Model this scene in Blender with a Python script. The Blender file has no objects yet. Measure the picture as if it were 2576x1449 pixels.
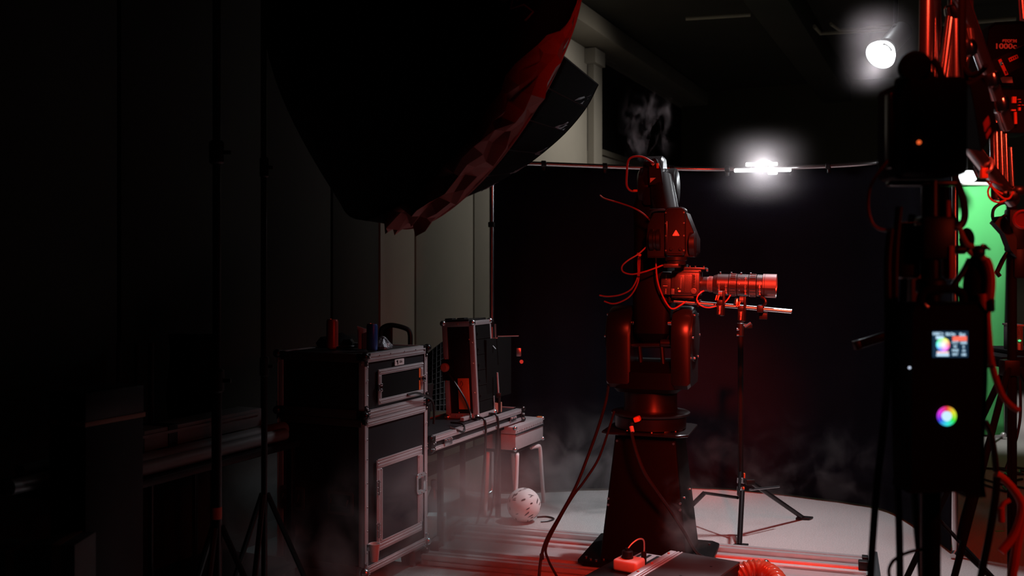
import bpy, bmesh, math, random
from mathutils import Vector, Matrix, Euler
random.seed(7)
S = bpy.context.scene
COL = S.collection
PI = math.pi
F, CX, HY, CH = 2504.4, 1288.0, 678.0, 1.5      # lens in pixels, principal column, horizon row, eye height

def P(px, py, Y): return Vector(((px - CX) / F * Y, Y, CH - (py - HY) / F * Y))
def V(*a): return Vector(a)
def rotz(a): return Matrix.Rotation(a, 4, 'Z')
E1 = Vector((0.914, -0.406, 0)).normalized()     # room axes: E1 across the room, E2 into its depth
E2 = Vector((0.406, 0.914, 0)).normalized()
UP = Vector((0, 0, 1))
def frame(o, x, y, z):                            # matrix from an origin and three axes
    m = Matrix.Identity(4)
    for i, a in enumerate((x, y, z)):
        a = Vector(a)
        m[0][i], m[1][i], m[2][i] = a.x, a.y, a.z
    m[0][3], m[1][3], m[2][3] = o[0], o[1], o[2]
    return m

# ------------------------------------------------------------------ materials
def mat(name, col, rough=.5, metal=0., spec=.5, noise=.12, nscale=30., bump=0., bscale=200., emit=None, estr=0., trans=0., sheen=0., alpha=1., coat=0.):
    m = bpy.data.materials.new(name); m.use_nodes = True
    nt = m.node_tree; b = nt.nodes['Principled BSDF']
    b.inputs['Roughness'].default_value = rough; b.inputs['Metallic'].default_value = metal
    b.inputs['Specular IOR Level'].default_value = spec
    b.inputs['Transmission Weight'].default_value = trans
    b.inputs['Coat Weight'].default_value = coat
    if sheen: b.inputs['Sheen Weight'].default_value = sheen
    tc = nt.nodes.new('ShaderNodeTexCoord')
    n = nt.nodes.new('ShaderNodeTexNoise'); n.inputs['Scale'].default_value = nscale; n.inputs['Detail'].default_value = 3
    nt.links.new(tc.outputs['Object'], n.inputs['Vector'])
    r = nt.nodes.new('ShaderNodeMix'); r.data_type = 'RGBA'
    r.inputs[6].default_value = (*[c * (1 - noise) for c in col], 1); r.inputs[7].default_value = (*[min(1, c * (1 + noise)) for c in col], 1)
    nt.links.new(n.outputs['Fac'], r.inputs[0]); nt.links.new(r.outputs[2], b.inputs['Base Color'])
    if bump:
        n2 = nt.nodes.new('ShaderNodeTexNoise'); n2.inputs['Scale'].default_value = bscale; n2.inputs['Detail'].default_value = 4
        nt.links.new(tc.outputs['Object'], n2.inputs['Vector'])
        bp = nt.nodes.new('ShaderNodeBump'); bp.inputs['Strength'].default_value = bump; bp.inputs['Distance'].default_value = .01
        nt.links.new(n2.outputs['Fac'], bp.inputs['Height']); nt.links.new(bp.outputs['Normal'], b.inputs['Normal'])
    if emit:
        b.inputs['Emission Color'].default_value = (*emit, 1); b.inputs['Emission Strength'].default_value = estr
    return m

M = {}
M['carpet'] = mat('grey_carpet', (.52, .49, .48), .95, 0, .1, .42, 150, .8, 300)
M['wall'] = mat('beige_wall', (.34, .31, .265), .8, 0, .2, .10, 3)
M['panel_dark'] = mat('darkened_panel', (.032, .029, .026), .85, 0, .15, .12, 3)  # darker boards, deepened in colour to stand in for the shade there
M['wall_dark'] = mat('olive_wall', (.085, .078, .055), .9, 0, .1, .1, 2)
M['ceiling'] = mat('dark_ceiling', (.05, .046, .037), .9, 0, .1, .25, 1.5)
M['conc'] = mat('beam_paint', (.17, .15, .12), .85, 0, .2, .2, 2)
M['void'] = mat('dark_glass', (.006, .006, .007), .35, 0, .3)
M['groove'] = mat('panel_gap', (.03, .027, .022), .9)
M['robot'] = mat('satin_black_paint', (.010, .0095, .010), .32, 0, .5, .15, 12)
M['robot_d'] = mat('dark_casting', (.0032, .003, .003), .55, 0, .10, .15, 20)
M['blk'] = mat('black_plastic', (.008, .0078, .008), .45, 0, .35, .15, 30)
M['blk_matte'] = mat('matte_black', (.005, .005, .005), .8, 0, .12, .2, 30)
M['blk_metal'] = mat('black_anodised', (.035, .033, .034), .28, .75, .5, .1, 40)
M['cam'] = mat('camera_magnesium', (.055, .05, .05), .40, .45, .5, .2, 60, .1, 500)
M['lens'] = mat('lens_black', (.10, .095, .095), .32, .8, .5, .1, 30)
M['hood'] = mat('painted_hood', (.13, .12, .12), .45, .2, .5, .12, 60)
M['chrome'] = mat('chrome', (.72, .72, .74), .16, 1., .5, .05, 20)
M['truss'] = mat('truss_aluminium', (.5, .47, .47), .2, .95, .5, .08, 30)
M['steel'] = mat('brushed_steel', (.55, .55, .57), .28, 1., .5, .1, 40)
M['alu'] = mat('matte_aluminium', (.62, .60, .62), .42, .65, .5, .08, 25)
M['rail'] = mat('extruded_aluminium', (.66, .62, .62), .32, .6, .5, .06, 25)
M['alu_case'] = mat('silver_case_sheet', (.52, .49, .50), .5, .4, .5, .1, 40, .05, 120)
M['laminate'] = mat('black_laminate', (.012, .0115, .014), .5, 0, .35, .2, 40)
M['panel'] = mat('door_laminate', (.02, .019, .026), .42, 0, .4, .2, 40)
M['cloth'] = mat('black_drape', (.0062, .0060, .0102), .95, 0, .06, .25, 5, .25, 300)
M['green'] = mat('chroma_green', (.10, .52, .16), .85, 0, .2, .08, 4)
M['shell'] = mat('softbox_shell', (.006, .0055, .006), .75, 0, .2, .2, 20)
M['quilt'] = mat('red_tinted_rim_fabric', (.34, .075, .065), .6, 0, .3, .1, 14)  # red of the lamps is put into the fabric's colour
M['grid'] = mat('skirt_fabric', (.004, .0035, .004), .85, 0, .04, .2, 30)
M['foil'] = mat('crinkled_foil', (.30, .30, .33), .35, .8, .5, .2, 60, .5, 120)
M['logo'] = mat('printed_logo', (.30, .16, .15), .7)
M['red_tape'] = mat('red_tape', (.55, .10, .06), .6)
M['wood'] = mat('orange_wood', (.62, .20, .06), .6, 0, .3, .3, 18)
M['white'] = mat('white_plastic', (.80, .77, .76), .5, 0, .4, .05, 20)
M['whitepaint'] = mat('white_enamel_tube', (.74, .70, .70), .35, 0, .5, .05, 20)
M['cup'] = mat('cup_paper', (.82, .68, .64), .7)
M['rubber'] = mat('cable_rubber', (.012, .011, .011), .42, 0, .45)
M['redcable'] = mat('red_cable', (.35, .05, .035), .38, 0, .5)
M['orangecable'] = mat('orange_cable', (.62, .10, .03), .5, 0, .4)
M['orange'] = mat('orange_plastic', (.85, .16, .04), .45)
M['canred'] = mat('can_red', (.45, .05, .04), .35, .3)
M['canblue'] = mat('can_blue', (.03, .08, .32), .35, .3)
M['copper'] = mat('brown_tape_red_lit_trim', (.42, .18, .13), .6)  # tape brown; on the shallow case's end rails it paints red light
M['hose'] = mat('clear_ribbed_hose', (.42, .10, .05), .2, 0, .5, .2, 20, coat=.5)
M['bottle'] = mat('blue_bottle', (.05, .09, .12), .25)
M['yellow'] = mat('yellow_dot', (.8, .6, .03), .5, emit=(.9, .8, .05), estr=.6)
M['lid'] = mat('lid_sheet', (.05, .046, .047), .42, .3)
M['trim_shaded'] = mat('shaded_trim', (.07, .05, .045), .5, .5)  # aluminium trim darkened in colour for the shaded front flank
M['rod'] = mat('polished_rod', (.7, .68, .68), .27, 1.)
M['grey'] = mat('grey_panel', (.16, .155, .155), .55)
M['warn'] = mat('warning_print', (.75, .50, .42), .5)
M['warn2'] = mat('warning_print_dark', (.30, .16, .13), .5)
M['text'] = mat('engraved_white', (.8, .55, .5), .5)
M['greytext'] = mat('grey_print', (.35, .35, .34), .5)
M['greentape'] = mat('green_tape', (.12, .75, .20), .6)
M['mesh'] = mat('chair_mesh', (.02, .019, .02), .8)
M['paper'] = mat('white_paper', (.62, .60, .60), .7)
def emis(name, col, s):
    m = bpy.data.materials.new(name); m.use_nodes = True
    nt = m.node_tree; nt.nodes.clear()
    o = nt.nodes.new('ShaderNodeOutputMaterial'); e = nt.nodes.new('ShaderNodeEmission')
    e.inputs['Color'].default_value = (*col, 1); e.inputs['Strength'].default_value = s
    nt.links.new(e.outputs[0], o.inputs['Surface']); return m
M['e_white'] = emis('lamp_glow', (.93, .97, 1.), 10)
M['e_bowl'] = emis('lit_bowl', (.93, .97, 1.), 2.2)
M['e_tube'] = emis('tube_glow', (.95, .97, 1.), 8)
M['e_pale'] = emis('screen_pale', (.55, .80, 1.), 1.1)
M['e_bg'] = emis('screen_dark', (.01, .03, .06), 1.)
M['e_red'] = emis('screen_red', (1., .16, .10), 1.1)
M['e_pink'] = emis('screen_pink', (1., .72, .75), 1.1)
M['e_led'] = emis('white_led', (.7, .8, 1.), 1.)
M['e_orange'] = emis('orange_led', (1., .14, .03), .8)
M['e_green'] = emis('green_led', (.1, .9, .3), 1.)
def hue_mat(name, strength, center_white=True, off=0.):
    m = bpy.data.materials.new(name); m.use_nodes = True
    nt = m.node_tree; nt.nodes.clear()
    o = nt.nodes.new('ShaderNodeOutputMaterial'); e = nt.nodes.new('ShaderNodeEmission')
    tc = nt.nodes.new('ShaderNodeTexCoord'); g = nt.nodes.new('ShaderNodeTexGradient'); g.gradient_type = 'RADIAL'
        # object space: the wheel faces -Y, so lay X/Z onto the gradient's X/Y
    sep = nt.nodes.new('ShaderNodeSeparateXYZ'); cmb = nt.nodes.new('ShaderNodeCombineXYZ')
    nt.links.new(tc.outputs['Object'], sep.inputs[0]); nt.links.new(sep.outputs['X'], cmb.inputs['X']); nt.links.new(sep.outputs['Z'], cmb.inputs['Y'])
    nt.links.new(cmb.outputs[0], g.inputs['Vector'])
    ad = nt.nodes.new('ShaderNodeMath'); ad.operation = 'MULTIPLY_ADD'; ad.inputs[1].default_value = 1. if center_white else -1.; ad.inputs[2].default_value = off
    nt.links.new(g.outputs['Fac'], ad.inputs[0])
    fr = nt.nodes.new('ShaderNodeMath'); fr.operation = 'FRACT'; nt.links.new(ad.outputs[0], fr.inputs[0])
    h = nt.nodes.new('ShaderNodeCombineColor'); h.mode = 'HSV'; nt.links.new(fr.outputs[0], h.inputs[0])
    h.inputs[2].default_value = 1.
    if center_white:
        ln = nt.nodes.new('ShaderNodeVectorMath'); ln.operation = 'LENGTH'; nt.links.new(cmb.outputs[0], ln.inputs[0])
        mr = nt.nodes.new('ShaderNodeMapRange'); mr.inputs['From Max'].default_value = .016; nt.links.new(ln.outputs['Value'], mr.inputs['Value'])
        nt.links.new(mr.outputs[0], h.inputs[1])
    else: h.inputs[1].default_value = .95
    nt.links.new(h.outputs[0], e.inputs['Color']); e.inputs['Strength'].default_value = strength
    nt.links.new(e.outputs[0], o.inputs['Surface']); return m
M['e_wheel'] = hue_mat('colour_wheel', 1.15, True, .5)
M['e_ring'] = hue_mat('colour_ring', .8, False, .75)

# ------------------------------------------------------------------ mesh builder
def smooth_path(pts, n=6):
    pts = [Vector(p) for p in pts]
    if len(pts) < 3: return pts
    out = []
    for i in range(len(pts) - 1):
        p0 = pts[i - 1] if i else pts[i] * 2 - pts[i + 1]
        p1, p2 = pts[i], pts[i + 1]
        p3 = pts[i + 2] if i + 2 < len(pts) else pts[i + 1] * 2 - pts[i]
        for k in range(n):
            t = k / n
            out.append(.5 * ((2 * p1) + (p2 - p0) * t + (2 * p0 - 5 * p1 + 4 * p2 - p3) * t * t + (3 * p1 - p0 - 3 * p2 + p3) * t ** 3))
    out.append(pts[-1]); return out

class MB:
    def __init__(s, M4=None): s.bm = bmesh.new(); s.M = M4.copy() if M4 else Matrix.Identity(4)
    def _v(s, p): return s.bm.verts.new(s.M @ Vector(p))
    def _f(s, vs):
        try: return s.bm.faces.new(vs)
        except ValueError: return None
    def box(s, c, size, bevel=0., rot=None, seg=2):
        m = s.M @ Matrix.Translation(Vector(c))
        if rot: m = m @ (rot if isinstance(rot, Matrix) else Euler(rot).to_matrix().to_4x4())
        g = bmesh.ops.create_cube(s.bm, size=1., matrix=m @ Matrix.Diagonal((*size, 1)))
        if bevel > 0:
            es = list({e for v in g['verts'] for e in v.link_edges})
            bmesh.ops.bevel(s.bm, geom=es, offset=min(bevel, .49 * min(size)), segments=seg, affect='EDGES', profile=.5)
        return s
    def boxp(s, lo, hi, bevel=0.):
        lo, hi = Vector(lo), Vector(hi); d = hi - lo
        return s.box((lo + hi) / 2, (abs(d.x), abs(d.y), abs(d.z)), bevel)
    def ring_stack(s, rings, cap0=True, cap1=True, closed=True):
        R = [[s._v(p) for p in r] for r in rings]
        n = len(R[0])
        for a, b in zip(R, R[1:]):
            for i in range(n if closed else n - 1): s._f((a[i], a[(i + 1) % n], b[(i + 1) % n], b[i]))
        if cap0: s._f(R[0][::-1])
        if cap1: s._f(R[-1])
        return s
    def lathe(s, prof, o, ax, n=24, a0=0., a1=2 * PI, cap=True, ref=None):
        o, ax = Vector(o), Vector(ax).normalized()
        t = Vector(ref) if ref else (Vector((0, 0, 1)) if abs(ax.z) < .9 else Vector((1, 0, 0)))
        u = (t - ax * t.dot(ax)).normalized(); w = ax.cross(u)
        full = abs(a1 - a0 - 2 * PI) < 1e-6; k = n if full else n + 1
        rings = [[o + ax * h + (u * math.cos(a0 + (a1 - a0) * i / n) + w * math.sin(a0 + (a1 - a0) * i / n)) * r for i in range(k)] for r, h in prof]
        return s.ring_stack(rings, cap and full and prof[0][0] > 1e-5, cap and full and prof[-1][0] > 1e-5, full)
    def cyl(s, a, b, r, r1=None, n=16, cap=True, chamfer=0.):
        a, b = Vector(a), Vector(b); d = b - a; L = d.length; r1 = r if r1 is None else r1
        if chamfer: prof = [(r - chamfer, 0), (r, chamfer), (r1, L - chamfer), (r1 - chamfer, L)]
        else: prof = [(r, 0), (r1, L)]
        return s.lathe(prof, a, d, n, cap=cap)
    def sphere(s, c, r, n=16, sc=(1, 1, 1)):
        bmesh.ops.create_uvsphere(s.bm, u_segments=n, v_segments=max(6, n // 2), radius=1., matrix=s.M @ Matrix.Translation(Vector(c)) @ Matrix.Diagonal((r * sc[0], r * sc[1], r * sc[2], 1)))
        return s
    def tube(s, pts, r, n=8, k=6, smooth=True, rfun=None):
        p = smooth_path(pts, k) if smooth else [Vector(q) for q in pts]
        rings = []; t0 = (p[1] - p[0]).normalized()
        u = t0.orthogonal().normalized()
        for i, q in enumerate(p):
            t = (p[min(i + 1, len(p) - 1)] - p[max(i - 1, 0)]).normalized()
            u = (u - t * u.dot(t)).normalized(); w = t.cross(u)
            rr = rfun(i / (len(p) - 1)) if rfun else r
            rings.append([q + (u * math.cos(2 * PI * j / n) + w * math.sin(2 * PI * j / n)) * rr for j in range(n)])
        return s.ring_stack(rings)
    def prism(s, poly, o, x, y, depth, bevel=0.):                  # a flat outline in axes x, y, pushed along x cross y
        o, x, y = Vector(o), Vector(x), Vector(y); z = x.cross(y).normalized()
        a = [o + x * p[0] + y * p[1] for p in poly]; 
        if bevel:
            cx = sum(p[0] for p in poly) / len(poly); cy = sum(p[1] for p in poly) / len(poly)
            ext = max(max(abs(p[0] - cx), abs(p[1] - cy)) for p in poly); k = 1 - bevel / ext
            sm = [o + x * (cx + (p[0] - cx) * k) + y * (cy + (p[1] - cy) * k) for p in poly]
            return s.ring_stack([sm, [q + z * bevel for q in a], [q + z * (depth - bevel) for q in a], [q + z * depth for q in sm]])
        return s.ring_stack([a, [q + z * depth for q in a]])
    def quad(s, a, b, c, d): s._f([s._v(q) for q in (a, b, c, d)]); return s
    def grid(s, fn, nu, nv):
        R = [[s._v(fn(i / nu, j / nv)) for j in range(nv + 1)] for i in range(nu + 1)]
        for i in range(nu):
            for j in range(nv): s._f((R[i][j], R[i + 1][j], R[i + 1][j + 1], R[i][j + 1]))
        return s
    def build(s, name, m, parent=None, sharp=35, label=None, solid=0.):
        bmesh.ops.recalc_face_normals(s.bm, faces=s.bm.faces[:])
        me = bpy.data.meshes.new(name); s.bm.to_mesh(me); s.bm.free()
        for p in me.polygons: p.use_smooth = True
        me.set_sharp_from_angle(angle=math.radians(sharp))
        me.materials.append(M[m] if isinstance(m, str) else m)
        return put(name, me, parent, label, solid)

def put(name, me, parent=None, label=None, solid=0.):
    o = bpy.data.objects.new(name, me); COL.objects.link(o)
    if parent:
        o.parent = parent
        if parent.type == 'EMPTY': o.matrix_parent_inverse = Matrix.Translation(-parent.location)   # meshes are written in world space
    if label: o['label'] = label
    if solid:
        md = o.modifiers.new('thickness', 'SOLIDIFY'); md.thickness = solid; md.offset = 0
    return o
def thing(name, label, cat, loc=(0, 0, 0), group=None):
    o = bpy.data.objects.new(name, None); COL.objects.link(o); o.location = loc; o.empty_display_size = .05
    return tag(o, label, cat, group)
def tag(o, label, cat, group=None):
    o['label'] = label; o['category'] = cat
    if group: o['group'] = group
    return o
def struct(o): o['kind'] = 'structure'; return o
def text(name, s, size, mtx, m, parent, depth=.0008, bold=0., width=None):
    c = bpy.data.curves.new(name, 'FONT'); c.body = s; c.size = size; c.extrude = depth; c.align_x = 'CENTER'; c.align_y = 'CENTER'; c.offset = bold
    o = bpy.data.objects.new(name + '_tmp', c); COL.objects.link(o)
    bpy.context.view_layer.update()
    me = bpy.data.meshes.new_from_object(o.evaluated_get(bpy.context.evaluated_depsgraph_get()))
    bpy.data.objects.remove(o); bpy.data.curves.remove(c)
    xs = [v.co.x for v in me.vertices]; ys = [v.co.y for v in me.vertices]
    if width:                                        # set to a measured width and cap height
        me.transform(Matrix.Diagonal((width / (max(xs) - min(xs)), size / (max(ys) - min(ys)), 1, 1)) @ Matrix.Translation((-(max(xs) + min(xs)) / 2, -(max(ys) + min(ys)) / 2, 0)))
    me.transform(mtx); me.materials.clear(); me.materials.append(M[m])
    return put(name, me, parent)
def PB(x0, y0, x1, y1, Y, d):                       # a box whose near face fills a picture rectangle at distance Y
    a, c = P(x0, y1, Y), P(x1, y0, Y); c.y += d
    return a, c
def rrect(w, h, r, n=5):
    out = []
    for cx, cy, a in ((w / 2 - r, h / 2 - r, 0), (-w / 2 + r, h / 2 - r, PI / 2), (-w / 2 + r, -h / 2 + r, PI), (w / 2 - r, -h / 2 + r, 3 * PI / 2)):
        for i in range(n + 1): out.append((cx + r * math.cos(a + PI / 2 * i / n), cy + r * math.sin(a + PI / 2 * i / n)))
    return out
def stadium(w, h0, h1, n=12, rb=.02):             # round on top, small corners below; x centred, from h0 up to h1
    r = w / 2; out = [(-r + rb, h0), (r - rb, h0), (r, h0 + rb)]
    for i in range(n + 1): out.append((r * math.cos(PI * i / n), h1 - r + r * math.sin(PI * i / n)))
    out.append((-r, h0 + rb)); return out

# ================================================================== THE ROOM
WL = 3.5; CEIL = 4.0                      # wall_left stands 3.5 m across; ceiling height
def R3(a, b, z): return E1 * a + E2 * b + UP * z
b = MB(); b.boxp((-9, -1.5, -.1), (12, 17, 0)); struct(b.build('floor', 'carpet'))
b = MB(); b.boxp((-9, -1.5, CEIL), (12, 17, CEIL + .1)); struct(b.build('ceiling', 'ceiling'))
RM = frame((0, 0, 0), E1, E2, UP)
bend = 13.85
# panelled wall: boards with thin gaps in front of a dark core
b = MB(RM); b.boxp((-WL - .25, -2, 0), (-WL - .03, bend + .3, CEIL)); wall_l = struct(b.build('wall_left', 'groove'))
def wall_b(px):                           # where a picture column meets wall_left
    a = (px - CX) / F; Y = -WL / (a * E1.x + E1.y); return E2.dot(Vector((a * Y, Y, 0)))
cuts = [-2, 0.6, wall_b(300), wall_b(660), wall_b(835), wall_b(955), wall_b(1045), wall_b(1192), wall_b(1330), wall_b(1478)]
b = MB(RM)
for x0, x1 in zip(cuts[5:], cuts[6:]): b.boxp((-WL - .03, x0 + .012, 0), (-WL, x1 - .012, CEIL - .02), .004)
b.boxp((-WL - .03, cuts[-1], 0), (-WL, bend, 2.74))
o = b.build('wall_left_boards', 'wall', wall_l)
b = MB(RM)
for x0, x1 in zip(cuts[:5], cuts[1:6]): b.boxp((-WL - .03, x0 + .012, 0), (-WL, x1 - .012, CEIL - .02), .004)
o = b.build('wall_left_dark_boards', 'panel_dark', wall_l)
b = MB(RM); c0, c1 = wall_b(1478), wall_b(1499)
b.boxp((-WL, c0, 0), (-WL + .07, c1, CEIL - .22)); b.boxp((-WL, c0 - .1, CEIL - .36), (-WL + .12, c0 + .22, CEIL - .21)); struct(b.build('trim_1', 'wall'))
w0, w1 = wall_b(1499), wall_b(1712)
b = MB(RM); b.boxp((-WL - .03, w0, 2.80), (-WL + .01, w1, CEIL - .25)); win = struct(b.build('window_1', 'void'))
b = MB(RM)
for z0, z1 in ((2.74, 2.80), (CEIL - .25, CEIL - .2)): b.boxp((-WL - .03, w0, z0), (-WL + .03, w1, z1))
b.build('window_frame', 'conc', win)
b = MB(RM); b.boxp((-WL + .0, -2, CEIL - .20), (-WL + .35, bend, CEIL - .02), .01); struct(b.build('beam_1', 'conc'))
b = MB(RM); b.boxp((-WL + 1.9, 2.5, CEIL - .28), (-WL + 2.25, bend, CEIL), .01); struct(b.build('beam_2', 'ceiling'))
b = MB(RM); b.boxp((-WL - .25, bend, 0), (11, bend + .2, CEIL)); struct(b.build('wall_back', 'wall_dark'))
b = MB(RM); b.boxp((-WL - .0, -2, 0), (-WL + .02, 11, .09)); struct(b.build('baseboard_left', 'groove'))
# ceiling conduits and a fluorescent batten
def pipe(name, label, pts, r, m, cat, group=None):
    b = MB(); b.tube(pts, r, 8, smooth=False); return tag(b.build(name, m), label, cat, group)
M['conduit'] = mat('conduit_paint', (.42, .37, .26), .5)
cz = CEIL - .10
def C(px, py): Y = (CEIL - .15 - CH) * F / (HY - py); return P(px, py, Y)
pipe('ceiling_conduit', 'short pale conduit under the dark ceiling, above the smoke plume', [C(1725, 47), C(1888, 37)], .018, 'conduit', 'pipe', 'ceiling conduits')
pipe('ceiling_conduit', 'bent pale conduit under the ceiling above the glowing spotlight', [C(2048, 66), C(2064, 84), C(2245, 73)], .02, 'conduit', 'pipe', 'ceiling conduits')
pipe('ceiling_conduit', 'angled pale conduit just above the bent one near the spotlight', [C(2090, 60), C(2112, 76), C(2250, 66)], .016, 'conduit', 'pipe', 'ceiling conduits')
pipe('ceiling_conduit', 'long pale conduit behind the clear truss, above the STORM lamp', [C(2340, 62), C(2450, 55), C(2556, 46)], .022, 'conduit', 'pipe', 'ceiling conduits')
b = MB(RM); b.boxp((-WL + 3.0, 8.6, CEIL - .12), (-WL + 3.25, 10.4, CEIL), .01); tag(b.build('ceiling_duct', 'ceiling'), 'boxy dark duct on the ceiling over the black backdrop', 'duct')

# ================================================================== BLACK BACKDROP ON A CURVED TUBE FRAME
bp = [(1237, 6.60, 2.205), (1330, 6.63, 2.205), (1500, 6.70, 2.195), (1670, 6.75, 2.185), (1830, 6.70, 2.175), (2085, 6.40, 2.165), (2230, 6.12, 2.165), (2330, 5.6, 2.165), (2402, 5.2, 2.165)]
def bx(px, Y, z): return Vector(((px - CX) / F * Y, Y, z))
top = smooth_path([bx(*q) for q in bp], 8)
root = thing('fabric_backdrop', 'wide black fabric backdrop on a curved silver tube frame behind the robot', 'backdrop', (.6, 6.5, 0))
def drape(i, j):
    k = min(int(i * (len(top) - 1)), len(top) - 2); t = i * (len(top) - 1) - k
    p = top[k].lerp(top[k + 1], t); z = .015 + (p.z - .02) * (1 - j)
    w = .006 * math.sin(i * 90 + 2 * math.sin(j * 3)) * j + .012 * math.sin(i * 23 + j * 2.2)
    return Vector((p.x, p.y + .045 + w, z))
b = MB(); b.grid(drape, 120, 14); b.build('drape', 'cloth', root, solid=.003)
b = MB(); b.tube(top, .0165, 12, smooth=False); b.build('frame_tube', 'rod', root)
for q in (bp[0], bp[-1]):
    e = bx(*q); e.y += 0
    b = MB(); b.tube([e, V(e.x, e.y, .10), V(e.x, e.y - .01, .03), V(e.x - .03, e.y - .05, .016)], .0165, 12, smooth=False); b.build('upright_tube', 'rod', root)
for e in (bx(1500, 6.70, 2.195), bx(2085, 6.40, 2.165)):
    pass
for px in (1360, 1515, 1697, 1826, 2087, 2221):
    k = min(range(len(top)), key=lambda i: abs(CX + top[i].x / top[i].y * F - px)); p = top[k]; d = (top[min(k + 1, len(top) - 1)] - top[max(0, k - 1)]).normalized()
    b = MB(); b.cyl(p - d * .016, p + d * .016, .024, n=12, chamfer=.003); b.box(p + V(0, .0, -.03), (.02, .022, .03), .003); b.build('clip', 'blk', root)
e = bx(*bp[0])
for z in (1.78, 1.12):
    b = MB(); b.cyl(V(e.x, e.y, z), V(e.x, e.y, z + .035), .024, n=12, chamfer=.003); b.build('clip', 'blk', root)

# glowing tube lamp clipped over the backdrop rail
root = thing('tube_lamp', 'glowing white twin tube lamp clipped over the backdrop rail', 'lamp', (1.7, 6.55, 2.1))
a, c = P(1847, 429, 6.50), P(1990, 427, 6.44)
b = MB(); b.cyl(a, c, .012, n=14, chamfer=.004); b.build('tube', 'e_tube', root)
a, c = P(1876, 414, 6.70), P(1956, 413, 6.64)
b = MB(); b.cyl(a, c, .013, n=14, chamfer=.004); b.build('tube', 'e_tube', root)
b = MB(); b.prism([(-.05, 0), (.06, 0), (.03, .016), (.01, .018), (-.02, .012)], P(1921, 410, 6.69), (1, 0, 0), (0, 0, 1), .02); b.build('bracket', 'e_tube', root)
b = MB(); b.box(P(1944, 433, 6.44), (.056, .03, .03), .006); b.build('driver_box', 'e_tube', root)
b = MB(); b.box(P(1921, 422, 6.57), (.03, .16, .012), .004); b.build('arm', 'alu', root)

# ================================================================== GREEN SCREEN
root = thing('green_screen', 'bright green fabric screen on a stand behind the clear truss', 'screen', P(2470, 1090, 8.9))
def gs(i, j):
    x = 2330 + (2529 - 2330) * i; y = 466 + (1094 - 466) * j
    p = P(x, y, 8.9); p.y += .012 * math.sin(i * 17 + j * 3) * j + .02 * math.sin(j * 5 + i * 4); return p
b = MB(); b.grid(gs, 50, 20); b.build('cloth', 'green', root, solid=.003)
b = MB(); b.cyl(P(2325, 460, 8.9), P(2492, 463, 8.9), .018, n=12); b.build('top_bar', 'whitepaint', root)
for q0 in (2531, 2328):
    b = MB(); b.cyl(P(q0, 463, 8.92), P(q0, 1098, 8.92), .014, n=10); b.build('upright', 'blk_metal', root)
for q0, q1 in ((2500, 2535), (2320, 2335)):
    b = MB(); b.cyl(P(q0, 1099, 8.6), P(q1, 1095, 9.1), .014, n=10); b.build('foot', 'alu', root)
b = MB(); b.sphere(P(2524, 1094, 8.8), .025, 10); b.build('foot_knob', 'alu', root)
root = thing('screen_lamp', 'small white bowl lamp glowing just above the green screen', 'lamp', P(2436, 450, 8.6))
b = MB(); b.lathe([(.001, -.04), (.06, -.02), (.075, .05)], P(2431, 440, 8.6), V(.25, .3, -.9), 18, cap=False); b.build('bowl', 'e_bowl', root, solid=.004)
b = MB(); b.cyl(P(2431, 436, 8.62), P(2431, 380, 8.75), .012); b.build('arm', 'blk_metal', root)

# ================================================================== SPOTLIGHT (glowing bowl) on an arm of the truss
LP = P(2226, 126, 5.6); LD = V(-.62, -.45, -.60).normalized()
root = thing('spotlight', 'glowing white spotlight bowl high beside the truss', 'lamp', LP)
b = MB(); b.lathe([(.03, -.03), (.055, -.01), (.078, .03), (.086, .055), (.084, .056), (.06, .0)], LP, LD, 28, cap=False); b.build('reflector', 'e_bowl', root)
b = MB(); b.lathe([(.0, .0), (.035, .005), (.04, .02), (.03, .035), (.0, .04)], LP, LD, 20); b.build('bulb', 'e_white', root)
b = MB(); b.cyl(LP - LD * .03, LP - LD * .22, .055, .06, n=20, chamfer=.006); b.build('housing', 'blk', root)
b = MB(); b.tube([LP - LD * .12 + V(0, 0, .06), LP + V(.10, .1, .28), LP + V(.12, .12, CEIL - LP.z)], .014, 8); b.build('hanger', 'blk_metal', root)

# ================================================================== TRACK, PEDESTAL AND ROBOT
TA = math.radians(-18); T1 = V(math.cos(TA), math.sin(TA), 0); T2 = V(-math.sin(TA), math.cos(TA), 0)
RC = V(.70, 5.03, 0); SC = 5.03 / F
TM = frame(RC, T1, T2, UP)                               # robot frame: x along the track, y into depth
def tx(px): return (px - CX) * SC - RC.x                 # picture column / row -> robot frame at the robot's own distance
def tz(py): return CH - (py - HY) * SC
XL, XR = -1.15, 1.07
root = thing('camera_track', 'low aluminium rail track on the carpet carrying the robot pedestal', 'track', RC)
def extrusion(y, w, h, z0):                              # slotted profile, drawn across y/z and pushed along x
    s = .010
    return [(y - w / 2, z0), (y + w / 2, z0), (y + w / 2, z0 + h * .4), (y + w / 2 - s, z0 + h * .42), (y + w / 2 - s, z0 + h * .58), (y + w / 2, z0 + h * .6), (y + w / 2, z0 + h),
            (y + s, z0 + h), (y + s, z0 + h - s), (y - s, z0 + h - s), (y - s, z0 + h), (y - w / 2, z0 + h), (y - w / 2, z0 + h * .6), (y - w / 2 + s, z0 + h * .58), (y - w / 2 + s, z0 + h * .42), (y - w / 2, z0 + h * .4)]
for y in (-.30, .30):
    b = MB(TM); b.prism(extrusion(y, .08, .05, .004), (XL + .04, 0, 0), (0, 1, 0), (0, 0, 1), XR - XL - .08); b.build('frame_rail', 'rail', root)
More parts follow.
